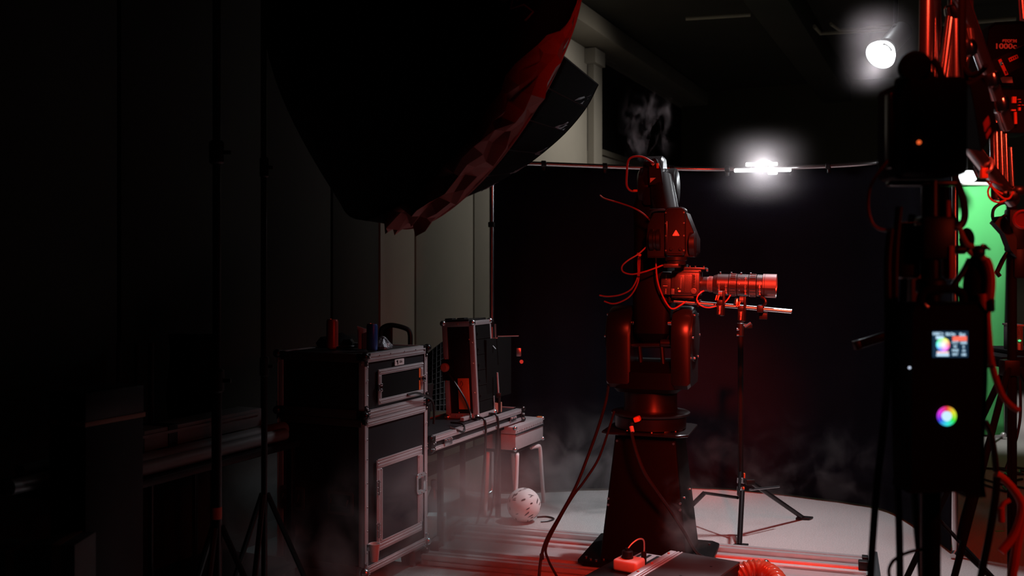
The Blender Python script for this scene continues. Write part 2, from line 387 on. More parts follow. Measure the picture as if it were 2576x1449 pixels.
for y in (-.17, .17):
    b = MB(TM); b.prism([(y - .05, .012), (y + .05, .012), (y + .05, .03), (y + .02, .034), (y + .016, .040), (y + .02, .049), (y - .02, .049), (y - .016, .040), (y - .02, .034), (y - .05, .03)], (XL + .04, 0, 0), (0, 1, 0), (0, 0, 1), XR - XL - .08); b.build('guide_rail', 'rail', root)
b = MB(TM); b.boxp((XL + .05, -.10, .006), (XR - .05, .10, .022), .002); b.build('cable_tray', 'rail', root)
for x in (XL, XR):
    b = MB(TM); b.prism([(-.02, 0), (.02, 0), (.02, .07), (.006, .07), (.006, .062), (-.006, .062), (-.006, .07), (-.02, .07)], (x, .37, 0), (1, 0, 0), (0, 0, 1), .74); b.build('end_beam', 'steel', root)
for x in (XL + .05, XR - .05):
    for y in (-.17, .17):
        b = MB(TM); b.box((x, y, .052), (.05, .05, .045), .006); b.build('end_stop', 'blk', root)
for k in range(6):
    b = MB(TM); b.box((XL + .25 + k * .38, 0, .006), (.04, .60, .012), .002); b.build('cross_tie', 'rail', root)
for y in (-.29, .29):
    for x in (XL + .04, XR - .04): 
        b = MB(TM); b.box((x, y, .055), (.03, .05, .02), .003); b.build('corner_bracket', 'blk', root)

# pedestal -----------------------------------------------------------
root = thing('robot_pedestal', 'tapered black steel pedestal bolted to the track under the robot', 'pedestal', RC)
zb, ztop = tz(1402), tz(1082)
def sq(h, z, r=.03, cx=0):
    return [V(x + cx, y, z) for x, y in rrect(2 * h, 2 * h, r, 3)]
b = MB(TM); b.ring_stack([sq(.222, zb, .012), sq(.215, zb + .02, .012), sq(.150, ztop, .012)]); b.build('column', 'robot_d', root)
b = MB(TM); b.prism([(-.315, -.25), (-.28, -.285), (.28, -.285), (.315, -.25), (.315, .25), (.28, .285), (-.28, .285), (-.315, .25)], (0, 0, .058), (1, 0, 0), (0, 1, 0), .022, .004); b.build('base_plate', 'robot_d', root)
for y in (-.17, .17):
    for x in (-.2, .2):
        b = MB(TM); b.box((x, y, .0538), (.11, .07, .0075), .002); b.build('carriage', 'steel', root)
b = MB(TM); b.prism([(-.212, -.175), (-.178, -.205), (.165, -.205), (.212, -.165), (.212, .178), (.178, .205), (-.178, .205), (-.212, .178)], (0, 0, ztop), (1, 0, 0), (0, 1, 0), .014, .003); b.build('mounting_plate', 'robot', root)
for x, y in [(-.28, -.22), (-.22, -.26), (-.25, -.25), (-.19, -.23), (.26, -.24), (.28, -.20), (.27, .2), (-.27, .2)]:
    b = MB(TM); b.cyl((x, y, .079), (x, y, .087), .007, n=8); b.build('bolt', 'steel', root)
for z, k in ((tz(1240), .19), (tz(1255), .19), (tz(1100), .15)):
    for x in (-k * .93, k * .93):
        b = MB(TM); hh = .222 + (.150 - .222) * (z - zb) / (ztop - zb); b.cyl((x, -hh - .004, z), (x, -hh + .01, z), .006, n=8); b.build('bolt', 'steel', root)
for y in (-.1, .1):
    b = MB(TM); hh = .222 + (.150 - .222) * (tz(1235) - zb) / (ztop - zb); b.cyl((hh - .01, y, tz(1235)), (hh + .004, y, tz(1235)), .006, n=8); b.build('bolt', 'steel', root)

# robot --------------------------------------------------------------
rob = thing('industrial_robot', 'tall black jointed robot arm standing on the tapered pedestal', 'robot arm', RC + UP * ztop)
b = MB(TM); z0 = ztop + .014; zt = tz(1033)
b.lathe([(.165, z0), (.178, z0 + .006), (.178, zt - .022), (.172, zt - .018)], (0, 0, 0), (0, 0, 1), 48); b.build('base_flange', 'robot', rob)
b = MB(TM); b.lathe([(.186, zt - .018), (.196, zt - .014), (.198, zt - .004), (.192, zt), (.14, zt + .004)], (0, 0, 0), (0, 0, 1), 48); b.build('swivel_ring', 'robot', rob)
for a in range(8):
    an = a * PI / 4 + .2; b = MB(TM); b.cyl((.166 * math.cos(an), .166 * math.sin(an), z0), (.166 * math.cos(an), .166 * math.sin(an), z0 + .016), .008, n=8); b.build('bolt', 'steel', rob)
for an in (-.35, -.9, .3):
    b = MB(TM); c = V(.168 * math.cos(an), .168 * math.sin(an), z0 + .004); b.box(c, (.035, .012, .010), .003, rot=(0, 0, an + PI / 2)); b.cyl(c, c + UP * .025, .008, n=8); b.build('clamp', 'steel', rob)
b = MB(TM); zs = tz(980)
b.lathe([(.136, zt), (.136, zt + .012), (.133, zt + .02), (.133, zs), (.15, zs + .01)], (0, 0, 0), (0, 0, 1), 40); b.build('turret', 'robot', rob)
b = MB(TM); b.ring_stack([sq(.15, zs, .05), sq(.165, zs + .02, .05), sq(.165, tz(930), .05), sq(.12, tz(905), .05)]); b.build('shoulder_casting', 'robot_d', rob)
xa0, xa1, xb0, xb1 = tx(1531) , tx(1600), tx(1704), tx(1757)
for nm, x0, x1 in (('motor_housing', -.192, -.072), ('motor_housing', .128, .222)):
    b = MB(TM); b.prism([(p[0], p[1]) for p in stadium(.30, tz(968), tz(768))], (x0, -.02, 0), (0, 1, 0), (0, 0, 1), x1 - x0, .014); h = b.build(nm, 'robot', rob)
    s = -1 if x0 < 0 else 1; xe = x0 if s < 0 else x1
    b = MB(TM); b.lathe([(.128, 0), (.128, .006), (.118, .012), (.05, .014)], (xe, -.02, tz(768) - .15), (s, 0, 0), 32); b.build('joint_cover', 'robot', h)
    for k in range(6):
        an = k * PI / 3; b = MB(TM); c = V(xe + s * .004, -.02 + .122 * math.cos(an), tz(768) - .15 + .122 * math.sin(an)); b.cyl(c, c + V(s * .010, 0, 0), .006, n=8); b.build('bolt', 'steel', h)
# lower arm: slightly tapering hollow beam between the two housings
xc = tx(1652) + .0
def arm_ring(z, hx, hy, y, x): return [V(x + p[0], y + p[1], z) for p in rrect(2 * hx, 2 * hy, .03, 4)]
b = MB(TM); b.ring_stack([arm_ring(tz(862), .055, .07, -.02, .02), arm_ring(tz(835), .088, .11, -.02, .02), arm_ring(tz(740), .095, .115, 0, .02), arm_ring(tz(600), .088, .095, .03, .01), arm_ring(tz(520), .085, .09, .04, -.0), arm_ring(tz(490), .07, .08, .045, -.0)]); b.build('lower_arm', 'robot_d', rob)
b = MB(TM); b.cyl((-.09, -.02, tz(845)), (.135, -.02, tz(845)), .05, n=24); b.build('shoulder_shaft', 'robot_d', rob)
for x in (-.072, .10):
    b = MB(TM); b.cyl((x, -.10, tz(810)), (x + .03, -.10, tz(810)), .013, n=12, chamfer=.003); b.build('cap_screw', 'steel', rob)
# counterbalance link: cross shaft, two rods, lower pins
b = MB(TM); b.cyl((-.10, -.10, tz(867)), (.10, -.10, tz(864)), .013, n=14, chamfer=.003); b.cyl((.066, -.10, tz(860)), (.125, -.10, tz(860)), .022, n=16, chamfer=.004); b.build('cross_shaft', 'robot', rob)
for xa, xb2 in ((-.037, -.02), (.075, .09)):
    b = MB(TM); b.tube([(xa, -.105, tz(868)), (xb2, -.12, tz(940))], .011, 10, smooth=False); b.cyl((xb2 - .02, -.12, tz(940)), (xb2 + .02, -.12, tz(940)), .012, n=12, chamfer=.002); b.build('link_rod', 'robot', rob)
b = MB(TM); b.box((.035, -.11, tz(944)), (.15, .03, .03), .006); b.build('link_bracket', 'robot_d', rob)
# elbow: two flat drums with the cast knuckle between them
ze = tz(470); ye = .03
b = MB(TM); b.lathe([(.085, 0), (.10, .010), (.104, .03), (.104, .075), (.098, .085)], (tx(1606), ye, ze), (1, 0, 0), 40); b.build('elbow_drum', 'robot', rob)
b = MB(TM); b.lathe([(.09, 0), (.098, .008), (.098, .05), (.085, .058)], (tx(1670), ye + .05, tz(470)), (1, 0, 0), 40); b.build('elbow_drum', 'robot', rob)
b = MB(TM); b.prism([(-.10, -.10), (.03, -.10), (.075, -.03), (.055, .10), (.03, .145), (-.03, .15), (-.075, .12), (-.105, .03)], (tx(1622), ye, tz(468)), (0, 1, 0), (0, 0, 1), .10, .012); b.build('elbow_knuckle', 'robot', rob)
b = MB(TM); b.prism([(-.028, -.06), (.042, -.06), (.032, .02), (.005, .072), (-.012, .07), (-.028, .03)], (tx(1655), ye - .125, tz(440)), (1, 0, 0), (0, 0, 1), -.05, .006); kn = b.build('elbow_cover', 'robot', rob)
b = MB(TM)
for (px, py) in ((1651, 420), (1650, 456)):
    b.prism([(-.013, .006), (.010, .006), (-.001, -.006)] if py < 440 else [(-.012, .008), (.016, .008), (-.012, -.016)], (tx(px), ye - .1268, tz(py)), (1, 0, 0), (0, 0, 1), -.0015)
b.build('warning_sticker', 'warn', kn)
b = MB(TM); b.box((tx(1663), ye - .128, tz(423)), (.012, .012, .026), .002); b.build('connector', 'orange', kn)
# forearm: tilted barrel, from the elbow down and toward the wrist
fa, fb = V(tx(1660), ye - .04, tz(448)), V(tx(1690), ye - .15, tz(562))
b = MB(TM); b.cyl(fa, fb, .064, .064, n=36, chamfer=.010); b.build('forearm', 'robot', rob)
# wrist: fork with two drums and the plate with its warning triangle between
zw = tz(607)
b = MB(TM); b.lathe([(.045, 0), (.056, .004), (.056, .020), (.050, .024), (.050, .034), (.056, .038), (.056, .054), (.045, .058)], (tx(1653), -.205, zw), (1, 0, 0), 36); b.build('wrist_drum', 'robot', rob)
b = MB(TM); b.lathe([(.05, 0), (.062, .006), (.062, .030), (.05, .036)], (tx(1747), -.20, tz(618)), (1, 0, 0), 36); b.build('wrist_drum', 'robot', rob)
def pz(pts): return [(tx(x), tz(y)) for x, y in pts]
b = MB(TM); b.prism(pz([(1650, 650), (1647, 600), (1650, 570), (1664, 541), (1676, 534), (1692, 534), (1692, 650)]), (0, -.225, 0), (1, 0, 0), (0, 0, 1), -.13, .008); b.build('wrist_fork', 'robot', rob)
b = MB(TM); b.prism(pz([(1737, 648), (1737, 540), (1742, 543), (1747, 556), (1766, 604), (1766, 636), (1758, 648)]), (0, -.225, 0), (1, 0, 0), (0, 0, 1), -.13, .006); b.build('wrist_fork', 'robot', rob)
b = MB(TM); b.box((tx(1668), -.165, tz(534)), (.075, .05, .012), .004, rot=(0, -.0, 0)); b.build('cable_bracket', 'robot', rob)
b = MB(TM); b.tube([(tx(1655), -.235, tz(552)), (tx(1660), -.24, tz(541)), (tx(1672), -.24, tz(537)), (tx(1694), -.24, tz(537))], .004, 8); b.build('wrist_rail', 'robot', rob)
b = MB(TM); b.box((tx(1690), -.13, tz(560)), (.16, .12, .05), .01); b.build('wrist_bridge', 'robot', rob)
wm = frame((tx(1717), -.235, tz(588)), (1, 0, 0), (0, 0, 1), (0, -1, 0))
b = MB(TM @ wm); b.prism(rrect(.098, .236, .022), (0, 0, -.07), (1, 0, 0), (0, 1, 0), .085, .006); wp = b.build('wrist_cover', 'robot', rob)
b = MB(TM @ wm); b.prism(rrect(.086, .212, .016), (0.002, 0, .012), (1, 0, 0), (0, 1, 0), .006, .002); b.build('cover_plate', 'robot', wp)
b = MB(TM @ wm); b.boxp((-.0465, -.104, .0145), (-.036, .05, .0195), .001); b.build('edge_strip', 'robot', wp)
zz = .0183
b = MB(TM @ wm); b.prism([(-.015, -.0125), (.015, -.0125), (.0165, -.010), (.002, .0145), (-.002, .0145), (-.0165, -.010)], (.005, -.008, zz), (1, 0, 0), (0, 1, 0), .0008); tri = b.build('warning_triangle', 'warn', wp)
b = MB(TM @ wm); 
for q0, q1 in (((-.0115, -.0095), (.0115, -.0095)), ((.0115, -.0095), (0, .0105)), ((0, .0105), (-.0115, -.0095))): b.tube([(q0[0] + .005, q0[1] - .008, zz + .001), (q1[0] + .005, q1[1] - .008, zz + .001)], .0008, 6, smooth=False)
b.build('triangle_border', 'warn2', tri)
for sx in (-1, 1):
    for y in (-.09, -.02, .04, .09): 
        b = MB(TM @ wm); b.cyl((sx * .043, y, .012), (sx * .043, y, .021), .0042, n=8); b.build('screw', 'steel', wp)
for x in (-.018, .026): 
    b = MB(TM @ wm); b.cyl((x, -.083, .016), (x, -.083, .026), .008, n=14, chamfer=.002); b.build('plug', 'robot', wp)
b = MB(TM); b.lathe([(.052, 0), (.052, .016), (.045, .02), (.045, .034), (.034, .038)], (tx(1717), -.215, tz(648)), (0, 0, -1), 32); b.build('tool_flange', 'robot', rob)
b = MB(TM); b.box((tx(1708), -.215, tz(669)), (.072, .09, .020), .004); b.build('tool_plate', 'cam', rob)
# little service arch hose at the elbow's back
b = MB(TM); b.tube([(tx(1655), -.13, tz(417)), (tx(1630), -.12, tz(402)), (tx(1606), -.11, tz(399)), (tx(1590), -.10, tz(408)), (tx(1584), -.08, tz(440)), (tx(1582), -.06, tz(468)), (tx(1592), -.05, tz(481)), (tx(1612), -.05, tz(482))], .0055, 8); b.build('service_hose', 'redcable', rob)
b = MB(TM); b.box((tx(1605), -.05, tz(481)), (.03, .02, .012), .003); b.build('hose_fitting', 'orange', rob)

# ------------------------------------------------------------------ camera, lens, rods, motors
pit = math.radians(-1.6)
A1 = (T1 * math.cos(pit) + UP * math.sin(pit)).normalized(); A2 = T2; A3 = A1.cross(A2).normalized()
KO = P(1725, 713, 4.82); KS = 4.82 / F / math.cos(TA)      # rig origin: middle of the camera body, on its near flank
KM = frame(KO, A1, A2, A3)                                # x forward along the lens, y away from us, z up
def kx(px): return (px - 1725) * KS
kz = lambda py: -(py - 713) * 4.82 / F
KC = .062                                                  # rig centre line lies behind the near flank
cam = thing('cinema_camera', 'boxy black cinema camera hanging under the robot wrist', 'camera', KM @ V(0, KC, 0))
b = MB(KM); b.boxp((kx(1690), 0, kz(744)), (kx(1757), .125, kz(683)), .005); body = b.build('body', 'cam', cam)
b = MB(KM); b.boxp((kx(1694), -.004, kz(738)), (kx(1741), .002, kz(690)), .002); sp = b.build('side_panel', 'cam', body)
b = MB(KM); b.boxp((kx(1698), -.007, kz(736)), (kx(1722), -.003, kz(691)), .001); b.build('media_door', 'cam', body)
b = MB(KM); b.boxp((kx(1712), -.009, kz(726)), (kx(1715.5), -.006, kz(699)), .0005); b.build('door_lever', 'hood', body)
b = MB(KM)
for i in range(8):
    for j in range(9): b.cyl((kx(1725 + i * 1.9), -.006, kz(694 + j * 4.6 + (i % 2) * 2.3)), (kx(1725 + i * 1.9), -.002, kz(694 + j * 4.6 + (i % 2) * 2.3)), .0016, n=6)
b.build('vent_grille', 'hood', body)
b = MB(KM); b.boxp((kx(1741), -.006, kz(740)), (kx(1751), .003, kz(690)), .002); b.boxp((kx(1739.5), -.007, kz(742)), (kx(1741), 0, kz(688)), .0005); 
for j in range(5): b.cyl((kx(1746), -.010, kz(694 + j * 6.5)), (kx(1746), -.004, kz(694 + j * 6.5)), .0038, n=10)
b.build('port_panel', 'cam', body)
b = MB(KM); b.lathe([(.014, 0), (.014, .006), (.008, .007), (.008, .004)], (kx(1745), -.004, kz(731)), (0, -1, 0), 20); b.build('rosette', 'hood', body)
b = MB(KM); b.boxp((kx(1691), -.008, kz(742)), (kx(1699), 0, kz(727)), .002); b.build('release_button', 'hood', body)
b = MB(KM); b.boxp((kx(1708), -.008, kz(735)), (kx(1714), -.004, kz(731)), .001); b.build('card_label', 'warn', body)
b = MB(KM); b.box((kx(1708), -.0085, kz(726)), (.003, .002, .003)); b.build('status_light', 'yellow', body)
b = MB(KM); b.boxp((kx(1664), .010, kz(744)), (kx(1689), .115, kz(685)), .006); bat = b.build('battery', 'cam', cam)
b = MB(KM)
for j in range(6): b.boxp((kx(1676), .0085, kz(693 + j * 2.2) - .0007), (kx(1678.5), .011, kz(693 + j * 2.2) + .0007)); b.boxp((kx(1676), .0085, kz(729 + j * 2.2) - .0007), (kx(1678.5), .011, kz(729 + j * 2.2) + .0007))
b.boxp((kx(1670), .0085, kz(721.5)), (kx(1681), .011, kz(720.5))); b.build('charge_marks', 'warn', bat)
b = MB(KM); b.boxp((kx(1696), .01, kz(684)), (kx(1760), .115, kz(678)), .003); b.boxp((kx(1692), -.002, kz(686)), (kx(1756), .12, kz(681)), .002); b.build('top_cage', 'cam', cam)
b = MB(KM); b.boxp((kx(1697), .005, kz(677.5)), (kx(1769), .12, kz(672)), .002); b.boxp((kx(1698), .02, kz(672)), (kx(1723), .10, kz(665)), .002); b.build('dovetail_plate', 'cam', cam)
b = MB(KM)
for px, py in ((1733, 668), (1746, 668), (1766, 668)): b.cyl((kx(px), .01, kz(673)), (kx(px), .01, kz(py)), .004, n=8)
b.cyl((kx(1772), .02, kz(678)), (kx(1776), .02, kz(678)), .008, n=10); b.build('thumb_screw', 'steel', cam)
b = MB(KM); b.boxp((kx(1692), .0, kz(751)), (kx(1745), .12, kz(745)), .002); b.boxp((kx(1704), .03, kz(772)), (kx(1712), .10, kz(750)), .003); b.boxp((kx(1682), .03, kz(764)), (kx(1694), .10, kz(748)), .003); b.build('bottom_cage', 'blk', cam)
# lens
lc = V(0, KC, 0); lz = kz(713.5)
lens = thing('zoom_lens', 'long ribbed zoom lens with a pale sun hood on the cinema camera', 'lens', KM @ V(kx(1850), KC, lz))
def ring(p0, p1, r0, r1=None, name='barrel', m='lens', n=48, cap=True, par=None, ch=.001):
    b = MB(KM); r1 = r1 or r0; L = kx(p1) - kx(p0)
    b.lathe([(r0 - ch, 0), (r0, ch), (r1, L - ch), (r1 - ch, L)], (kx(p0), KC, lz), (1, 0, 0), n, cap=cap); return b.build(name, m, par or lens, sharp=25)
ring(1757, 1773, .034, .036, 'mount')
mr = ring(1773, 1787, .036, .038, 'lock_ring', 'hood')
b = MB(KM)
for k in range(36):
    an = k * PI / 18; b.box((kx(1780.5), KC + .0375 * math.cos(an), lz + .0375 * math.sin(an)), (.014, .003, .004), 0, rot=(an - PI / 2, 0, 0))
b.build('knurl', 'hood', mr)
bar = ring(1787, 1797, .043, .049, 'barrel')
ring(1797, 1824, .0515); z1 = ring(1825, 1843, .054, None, 'focus_ring'); ring(1844, 1870, .0530); z2 = ring(1871, 1888, .0545, None, 'zoom_ring'); ring(1889, 1903, .0525)
for rg, p0, p1 in ((z1, 1829, 1840), (z2, 1874, 1887)):
    b = MB(KM)
    for k in range(26):
        an = k * 2 * PI / 26; c = V((kx(p0) + kx(p1)) / 2, KC + .0548 * math.cos(an), lz + .0548 * math.sin(an)); b.box(c, (kx(p1) - kx(p0), .0042, .0028), .0004, rot=(an - PI / 2, 0, 0), seg=1)
    b.build('grip_ribs', 'lens', rg)
b = MB(KM)
for px, n, r in ((1803, 9, .0518), (1819, 9, .0518), (1864, 14, .0533), (1897, 10, .0528)):
    for k in range(n):
        an = PI + .75 - k * .115; an = -an
        c = V(kx(px), KC + r * math.cos(PI + .9 - k * .13), lz + r * math.sin(PI + .9 - k * .13)); b.box(c, (.0045 if k % 3 else .009, .0012, .0028), 0, rot=(PI + .9 - k * .13 - PI / 2, 0, 0))
b.build('scale_marks', 'text', bar)
b = MB(KM)
for k in (2.55, 3.02, 3.6, 1.6, 1.2): b.cyl((kx(1850), KC + .052 * math.cos(k), lz + .052 * math.sin(k)), (kx(1850), KC + .056 * math.cos(k), lz + .056 * math.sin(k)), .003, n=10)
for px in (1803, 1829, 1874, 1852): b.cyl((kx(px), KC, lz + .052), (kx(px), KC - .004, lz + .061), .004, n=8)
b.build('set_screw', 'steel', bar)
text('engraved_name', 'LAOWA', .009, KM @ frame((kx(1896.5), KC - .0515, lz + .006), (0, -.25, -.97), (1, 0, 0), (0, -.97, .25)), 'text', bar, .0004)
hd = ring(1902, 1908, .0545, .058, 'hood_base', 'lens')
b = MB(KM); L0, L1 = kx(1903), kx(1934)
b.lathe([(.0575, L0), (.0580, L1), (.0560, L1), (.0555, L0), (.0575, L0)], (0, KC, lz), (1, 0, 0), 40, -PI * .55, PI * .55, ref=(0, 0, 1)); b.build('sun_hood', 'hood', lens)
b = MB(KM); b.lathe([(.0565, L0), (.0570, L1 - .002), (.0545, L1 - .002), (.052, L0)], (0, KC, lz), (1, 0, 0), 40, PI * .55, PI * 1.45, ref=(0, 0, 1)); b.build('hood_lip', 'lens', lens)
b = MB(KM); b.lathe([(.0, L0 + .004), (.03, L0 + .006), (.051, L0)], (0, KC, lz), (1, 0, 0), 40, cap=False); b.build('front_glass', 'void', lens)
# rods
rods = thing('lens_support_rods', 'pair of bright steel rods under the long lens', 'support rods', KM @ V(kx(1830), KC, kz(768)))
def rod(y): return KM @ V(kx(1695), y, kz(759.5)), KM @ V(kx(1969), y, kz(774.5))
for y in (.035, .095):
    a, c = rod(y); b = MB(); b.cyl(a, c, .0095, n=18, chamfer=.0015); b.build('rod', 'rod', rods)
    b = MB(); d = (c - a).normalized(); b.cyl(c - d * .010, c - d * .008, .0099, n=18); b.cyl(c - d * .004, c + d * .001, .0099, n=18); b.build('end_cap', 'steel', rods)
def rz(px): return kz(759.5 + (774.5 - 759.5) * (px - 1695) / (1969 - 1695))
for px, w in ((1754, 6), (1899, 15)):
    b = MB(KM); b.box((kx(px), .065, rz(px)), (w * KS, .10, .034), .004); b.build('rod_clamp', 'blk', rods)
b = MB(KM); b.tube([(kx(1899), .03, rz(1899)), (kx(1911), .02, rz(1899) + .03), (kx(1908), .025, kz(745)), (kx(1900), .03, kz(741))], .007, 10); b.build('lens_cradle', 'blk', rods)
b = MB(KM); b.lathe([(.016, 0), (.014, .012), (.010, .03)], (kx(1842), .09, rz(1842) + .01), (0, 0, 1), 16); b.build('knob', 'steel', rods)
b = MB(KM); b.boxp((kx(1896), .05, rz(1899) - .05), (kx(1915), .08, rz(1899) - .015), .003); b.build('hanging_clamp', 'blk', rods)
# motors
def motor(px, ytop, ybot, lab):
    r = thing('lens_motor', lab, 'motor', KM @ V(kx(px), 0, kz(ytop)), 'lens motors on the rods')
    m0 = MB(KM); m0.lathe([(.015, 0), (.0185, .002), (.0185, abs(kz(ybot) - kz(ytop + 38)) - .004), (.014, abs(kz(ybot) - kz(ytop + 38)))], (kx(px + 2), -.004, kz(ytop + 38)), (0, 0, -1), 20)
    m0.boxp((kx(px - 7), -.025, kz(ybot - 3)), (kx(px + 4), 0, kz(ytop + 40)), .002); mb = m0.build('motor_body', 'blk', r)
    text('printed_name', 'TERADEK', .0098, KM @ frame((kx(px + .5), -.0257, (kz(ybot - 3) + kz(ytop + 40)) / 2), (0, 0, 1), (-1, 0, 0), (0, -1, 0)), 'text', mb, .0003, .0001)
    m1 = MB(KM); m1.cyl((kx(px - 5), -.002, kz(ytop + 12)), (kx(px + 5), -.002, kz(ytop + 12)), .0155, n=24, chamfer=.001); m1.build('drive_gear', 'hood', r)
    m1 = MB(KM); m1.boxp((kx(px + 5), -.015, kz(ytop + 44)), (kx(px + 10), .04, kz(ytop + 4)), .002); m1.boxp((kx(px - 8), -.02, kz(ytop + 41)), (kx(px + 6), .04, kz(ytop + 27)), .003); m1.build('bracket', 'blk', r)
    m1 = MB(KM)
    for dx in (-9, -4): m1.box((kx(px + dx), -.021, kz(ytop + 22)), (.006, .008, .024), .001, rot=(0, .25, 0))
    m1.build('socket', 'orange', r)
motor(1808, 724, 791, 'black lens motor under the lens close to the camera body')
motor(1857, 737, 803, 'black lens motor hanging lowest, near the lens hood end')

# cables on the robot ------------------------------------------------
def cable(name, label, pts, r, m='rubber', cat='cable', group=None, n=8):
    b = MB(); b.tube(pts, r, n); return tag(b.build(name, m), label, cat, group)
def RP(px, py, off=0): Y = 4.85 + off; return P(px, py, Y)
G = 'red cables on the robot'
cable('control_cable', 'thin red cable arching from the robot elbow into a long loop by the wrist', [RP(1510, 492, .3), RP(1522, 500, .2), RP(1560, 511, .1), RP(1600, 526), RP(1628, 546), RP(1642, 566), RP(1646, 580), RP(1638, 606), RP(1610, 636), RP(1580, 655), RP(1565, 670), RP(1568, 684), RP(1590, 690), RP(1620, 684), RP(1650, 674), RP(1668, 667), RP(1682, 666), RP(1690, 672)], .0042, 'redcable', group=G)
cable('control_cable', 'red cable dropping from the wrist and swinging under the camera to the lens', [RP(1634, 565, .02), RP(1646, 572), RP(1650, 600), RP(1650, 650), RP(1653, 700), RP(1663, 735), RP(1678, 765), RP(1692, 777), RP(1712, 768), RP(1740, 748), RP(1765, 734), RP(1785, 727, -.02), RP(1796, 730, -.02), RP(1806, 742, -.02)], .0042, 'redcable', group=G)
cable('control_cable', 'red cable looping low between the lens and the two support rods', [RP(1770, 731, -.04), RP(1757, 742, -.06), RP(1753, 755, -.07), RP(1762, 768, -.08), RP(1782, 774, -.08), RP(1808, 768, -.08), RP(1826, 758, -.07), RP(1838, 742, -.06)], .0035, 'redcable', group=G)
cable('control_cable', 'red cable hanging from the mid arm toward the lower housing, ending in a tag', [RP(1607, 642, .1), RP(1605, 660, .06), RP(1605, 690, .04), RP(1598, 712, .03), RP(1585, 730, .03), RP(1560, 742, .05), RP(1530, 746, .08), RP(1508, 743, .1)], .004, 'redcable', group=G)
cable('control_cable', 'red cable curving below the tagged one beside the lower housing', [RP(1610, 640, .1), RP(1608, 690, .05), RP(1602, 718, .03), RP(1585, 745, .03), RP(1560, 760, .05), RP(1540, 764, .06), RP(1520, 758, .08)], .004, 'redcable', group=G)
for px, py in ((1511, 743), (1540, 750)):
    pass
b = MB(); b.box(RP(1607, 641, .09), (.022, .03, .014), .003, rot=(0, .5, 0)); tag(b.build('cable_plug', 'orange'), 'small bright plug on the side of the robot mid arm', 'plug')
# power cable with orange plug at the pedestal top
root = thing('power_plug', 'orange angled plug pushed into the robot base above the pedestal', 'plug', RP(1600, 1060, -.1))
b = MB(); b.box(P(1603, 1054, 4.83), (.030, .05, .026), .006, rot=(0, -.35, -.3)); b.build('housing', 'orange', root)
b = MB(); b.cyl(P(1590, 1062, 4.82), P(1588, 1069, 4.82), .011, n=12); b.build('gland', 'blk', root)
cable('power_cable', 'dark cable running down the pedestal from the orange plug', [P(1587, 1074, 4.82), P(1590, 1095, 4.80), P(1602, 1140, 4.76), P(1622, 1190, 4.73), P(1655, 1240, 4.72), P(1690, 1290, 4.72), P(1722, 1340, 4.72), P(1750, 1388, 4.74), P(1775, 1404, 4.76), P(1800, 1408, 4.8)], .0085, 'rubber')
b = MB(); b.cyl(P(1588, 1073, 4.818), P(1591, 1087, 4.805), .0105, n=12); tag(b.build('cable_sleeve', 'warn'), 'pale sleeve on the dark cable below the orange plug', 'sleeve')
G = 'black cables beside the pedestal'
cable('power_cable', 'long black cable draped from the robot base down past a small black box', [P(1532, 960, 4.95), P(1524, 1010, 4.95), P(1505, 1075, 4.88), P(1478, 1150, 4.8), P(1448, 1225, 4.75), P(1410, 1295, 4.7), P(1376, 1355, 4.66), P(1362, 1400, 4.64), P(1356, 1449, 4.6), P(1352, 1500, 4.5)], .0075, group=G)
cable('power_cable', 'thinner cable splitting off beside the draped one near the pedestal', [P(1545, 1035, 4.92), P(1530, 1085, 4.87), P(1505, 1155, 4.8), P(1470, 1210, 4.76), P(1440, 1250, 4.74), P(1405, 1310, 4.70), P(1374, 1375, 4.65), P(1380, 1410, 4.62), P(1400, 1449, 4.6), P(1420, 1490, 4.5)], .006, group=G)
b = MB(); b.box(P(1363, 1400, 4.63), (.02, .02, .026), .003); tag(b.build('cable_adapter', 'blk'), 'small black box where the two pedestal cables meet', 'adapter')

# ------------------------------------------------------------------ fog machine on the track and its bits
FU = V(.841, -.541, 0); FV = V(.541, .841, 0)
FMx = frame(V(.772, 4.55, .082), FU, FV, UP)
root = thing('fog_machine', 'flat black fog machine with a grey lid in front of the pedestal', 'fog machine', FMx @ V(0, -.2, 0))
x0, x1, ya, yb, zl = -.255, .277, -.46, 0., .128
b = MB(FMx); b.prism([(x0, .02), (x1, .02), (x1, zl - .008), (-.03, zl - .008), (-.055, zl - .036), (x0, zl - .036)], (0, yb, 0), (1, 0, 0), (0, 0, 1), yb - ya, .003); b.build('chassis', 'blk', root)
b = MB(FMx); b.boxp((.012, ya + .003, zl - .010), (x1 + .004, yb - .003, zl), .002); b.build('lid', 'lid', root)
b = MB(FMx); b.boxp((-.05, ya + .003, zl - .026), (-.018, yb - .003, zl + .001), .004); b.boxp((-.014, ya + .004, zl - .012), (-.004, yb - .004, zl + .001), .001); b.boxp((.004, ya + .004, zl - .012), (.012, yb - .004, zl + .002), .001); b.build('trim_strip', 'alu', root)
b = MB(FMx); b.boxp((-.20, -.20, zl - .036), (-.058, yb - .006, zl - .031), .002); b.build('data_plate', 'alu', root)
for k in range(3):
    b = MB(FMx); b.boxp((-.185 + k * .040, -.18, zl - .031), (-.172 + k * .040, yb - .03, zl - .028)); b.build('vent_slot', 'blk', root)
for yy in (ya + .08, ya + .22, yb - .06):
    b = MB(FMx); b.cyl((-.034, yy, zl), (-.034, yy, zl + .006), .006, n=8); b.build('screw', 'copper', root)
for xx, yy in ((.20, -.14), (.14, -.33)):
    b = MB(FMx); b.cyl((xx, yy, zl - .002), (xx, yy, zl + .001), .006, n=10); b.build('screw', 'blk', root)
for xx in (x0 + .05, x1 - .06):
    for yy in (ya + .06, yb - .06):
        b = MB(FMx); b.cyl((xx, yy, -.003), (xx, yy, .024), .018, n=12); b.build('foot', 'blk', root)
bc = V(-.13, -.27, zl - .036)
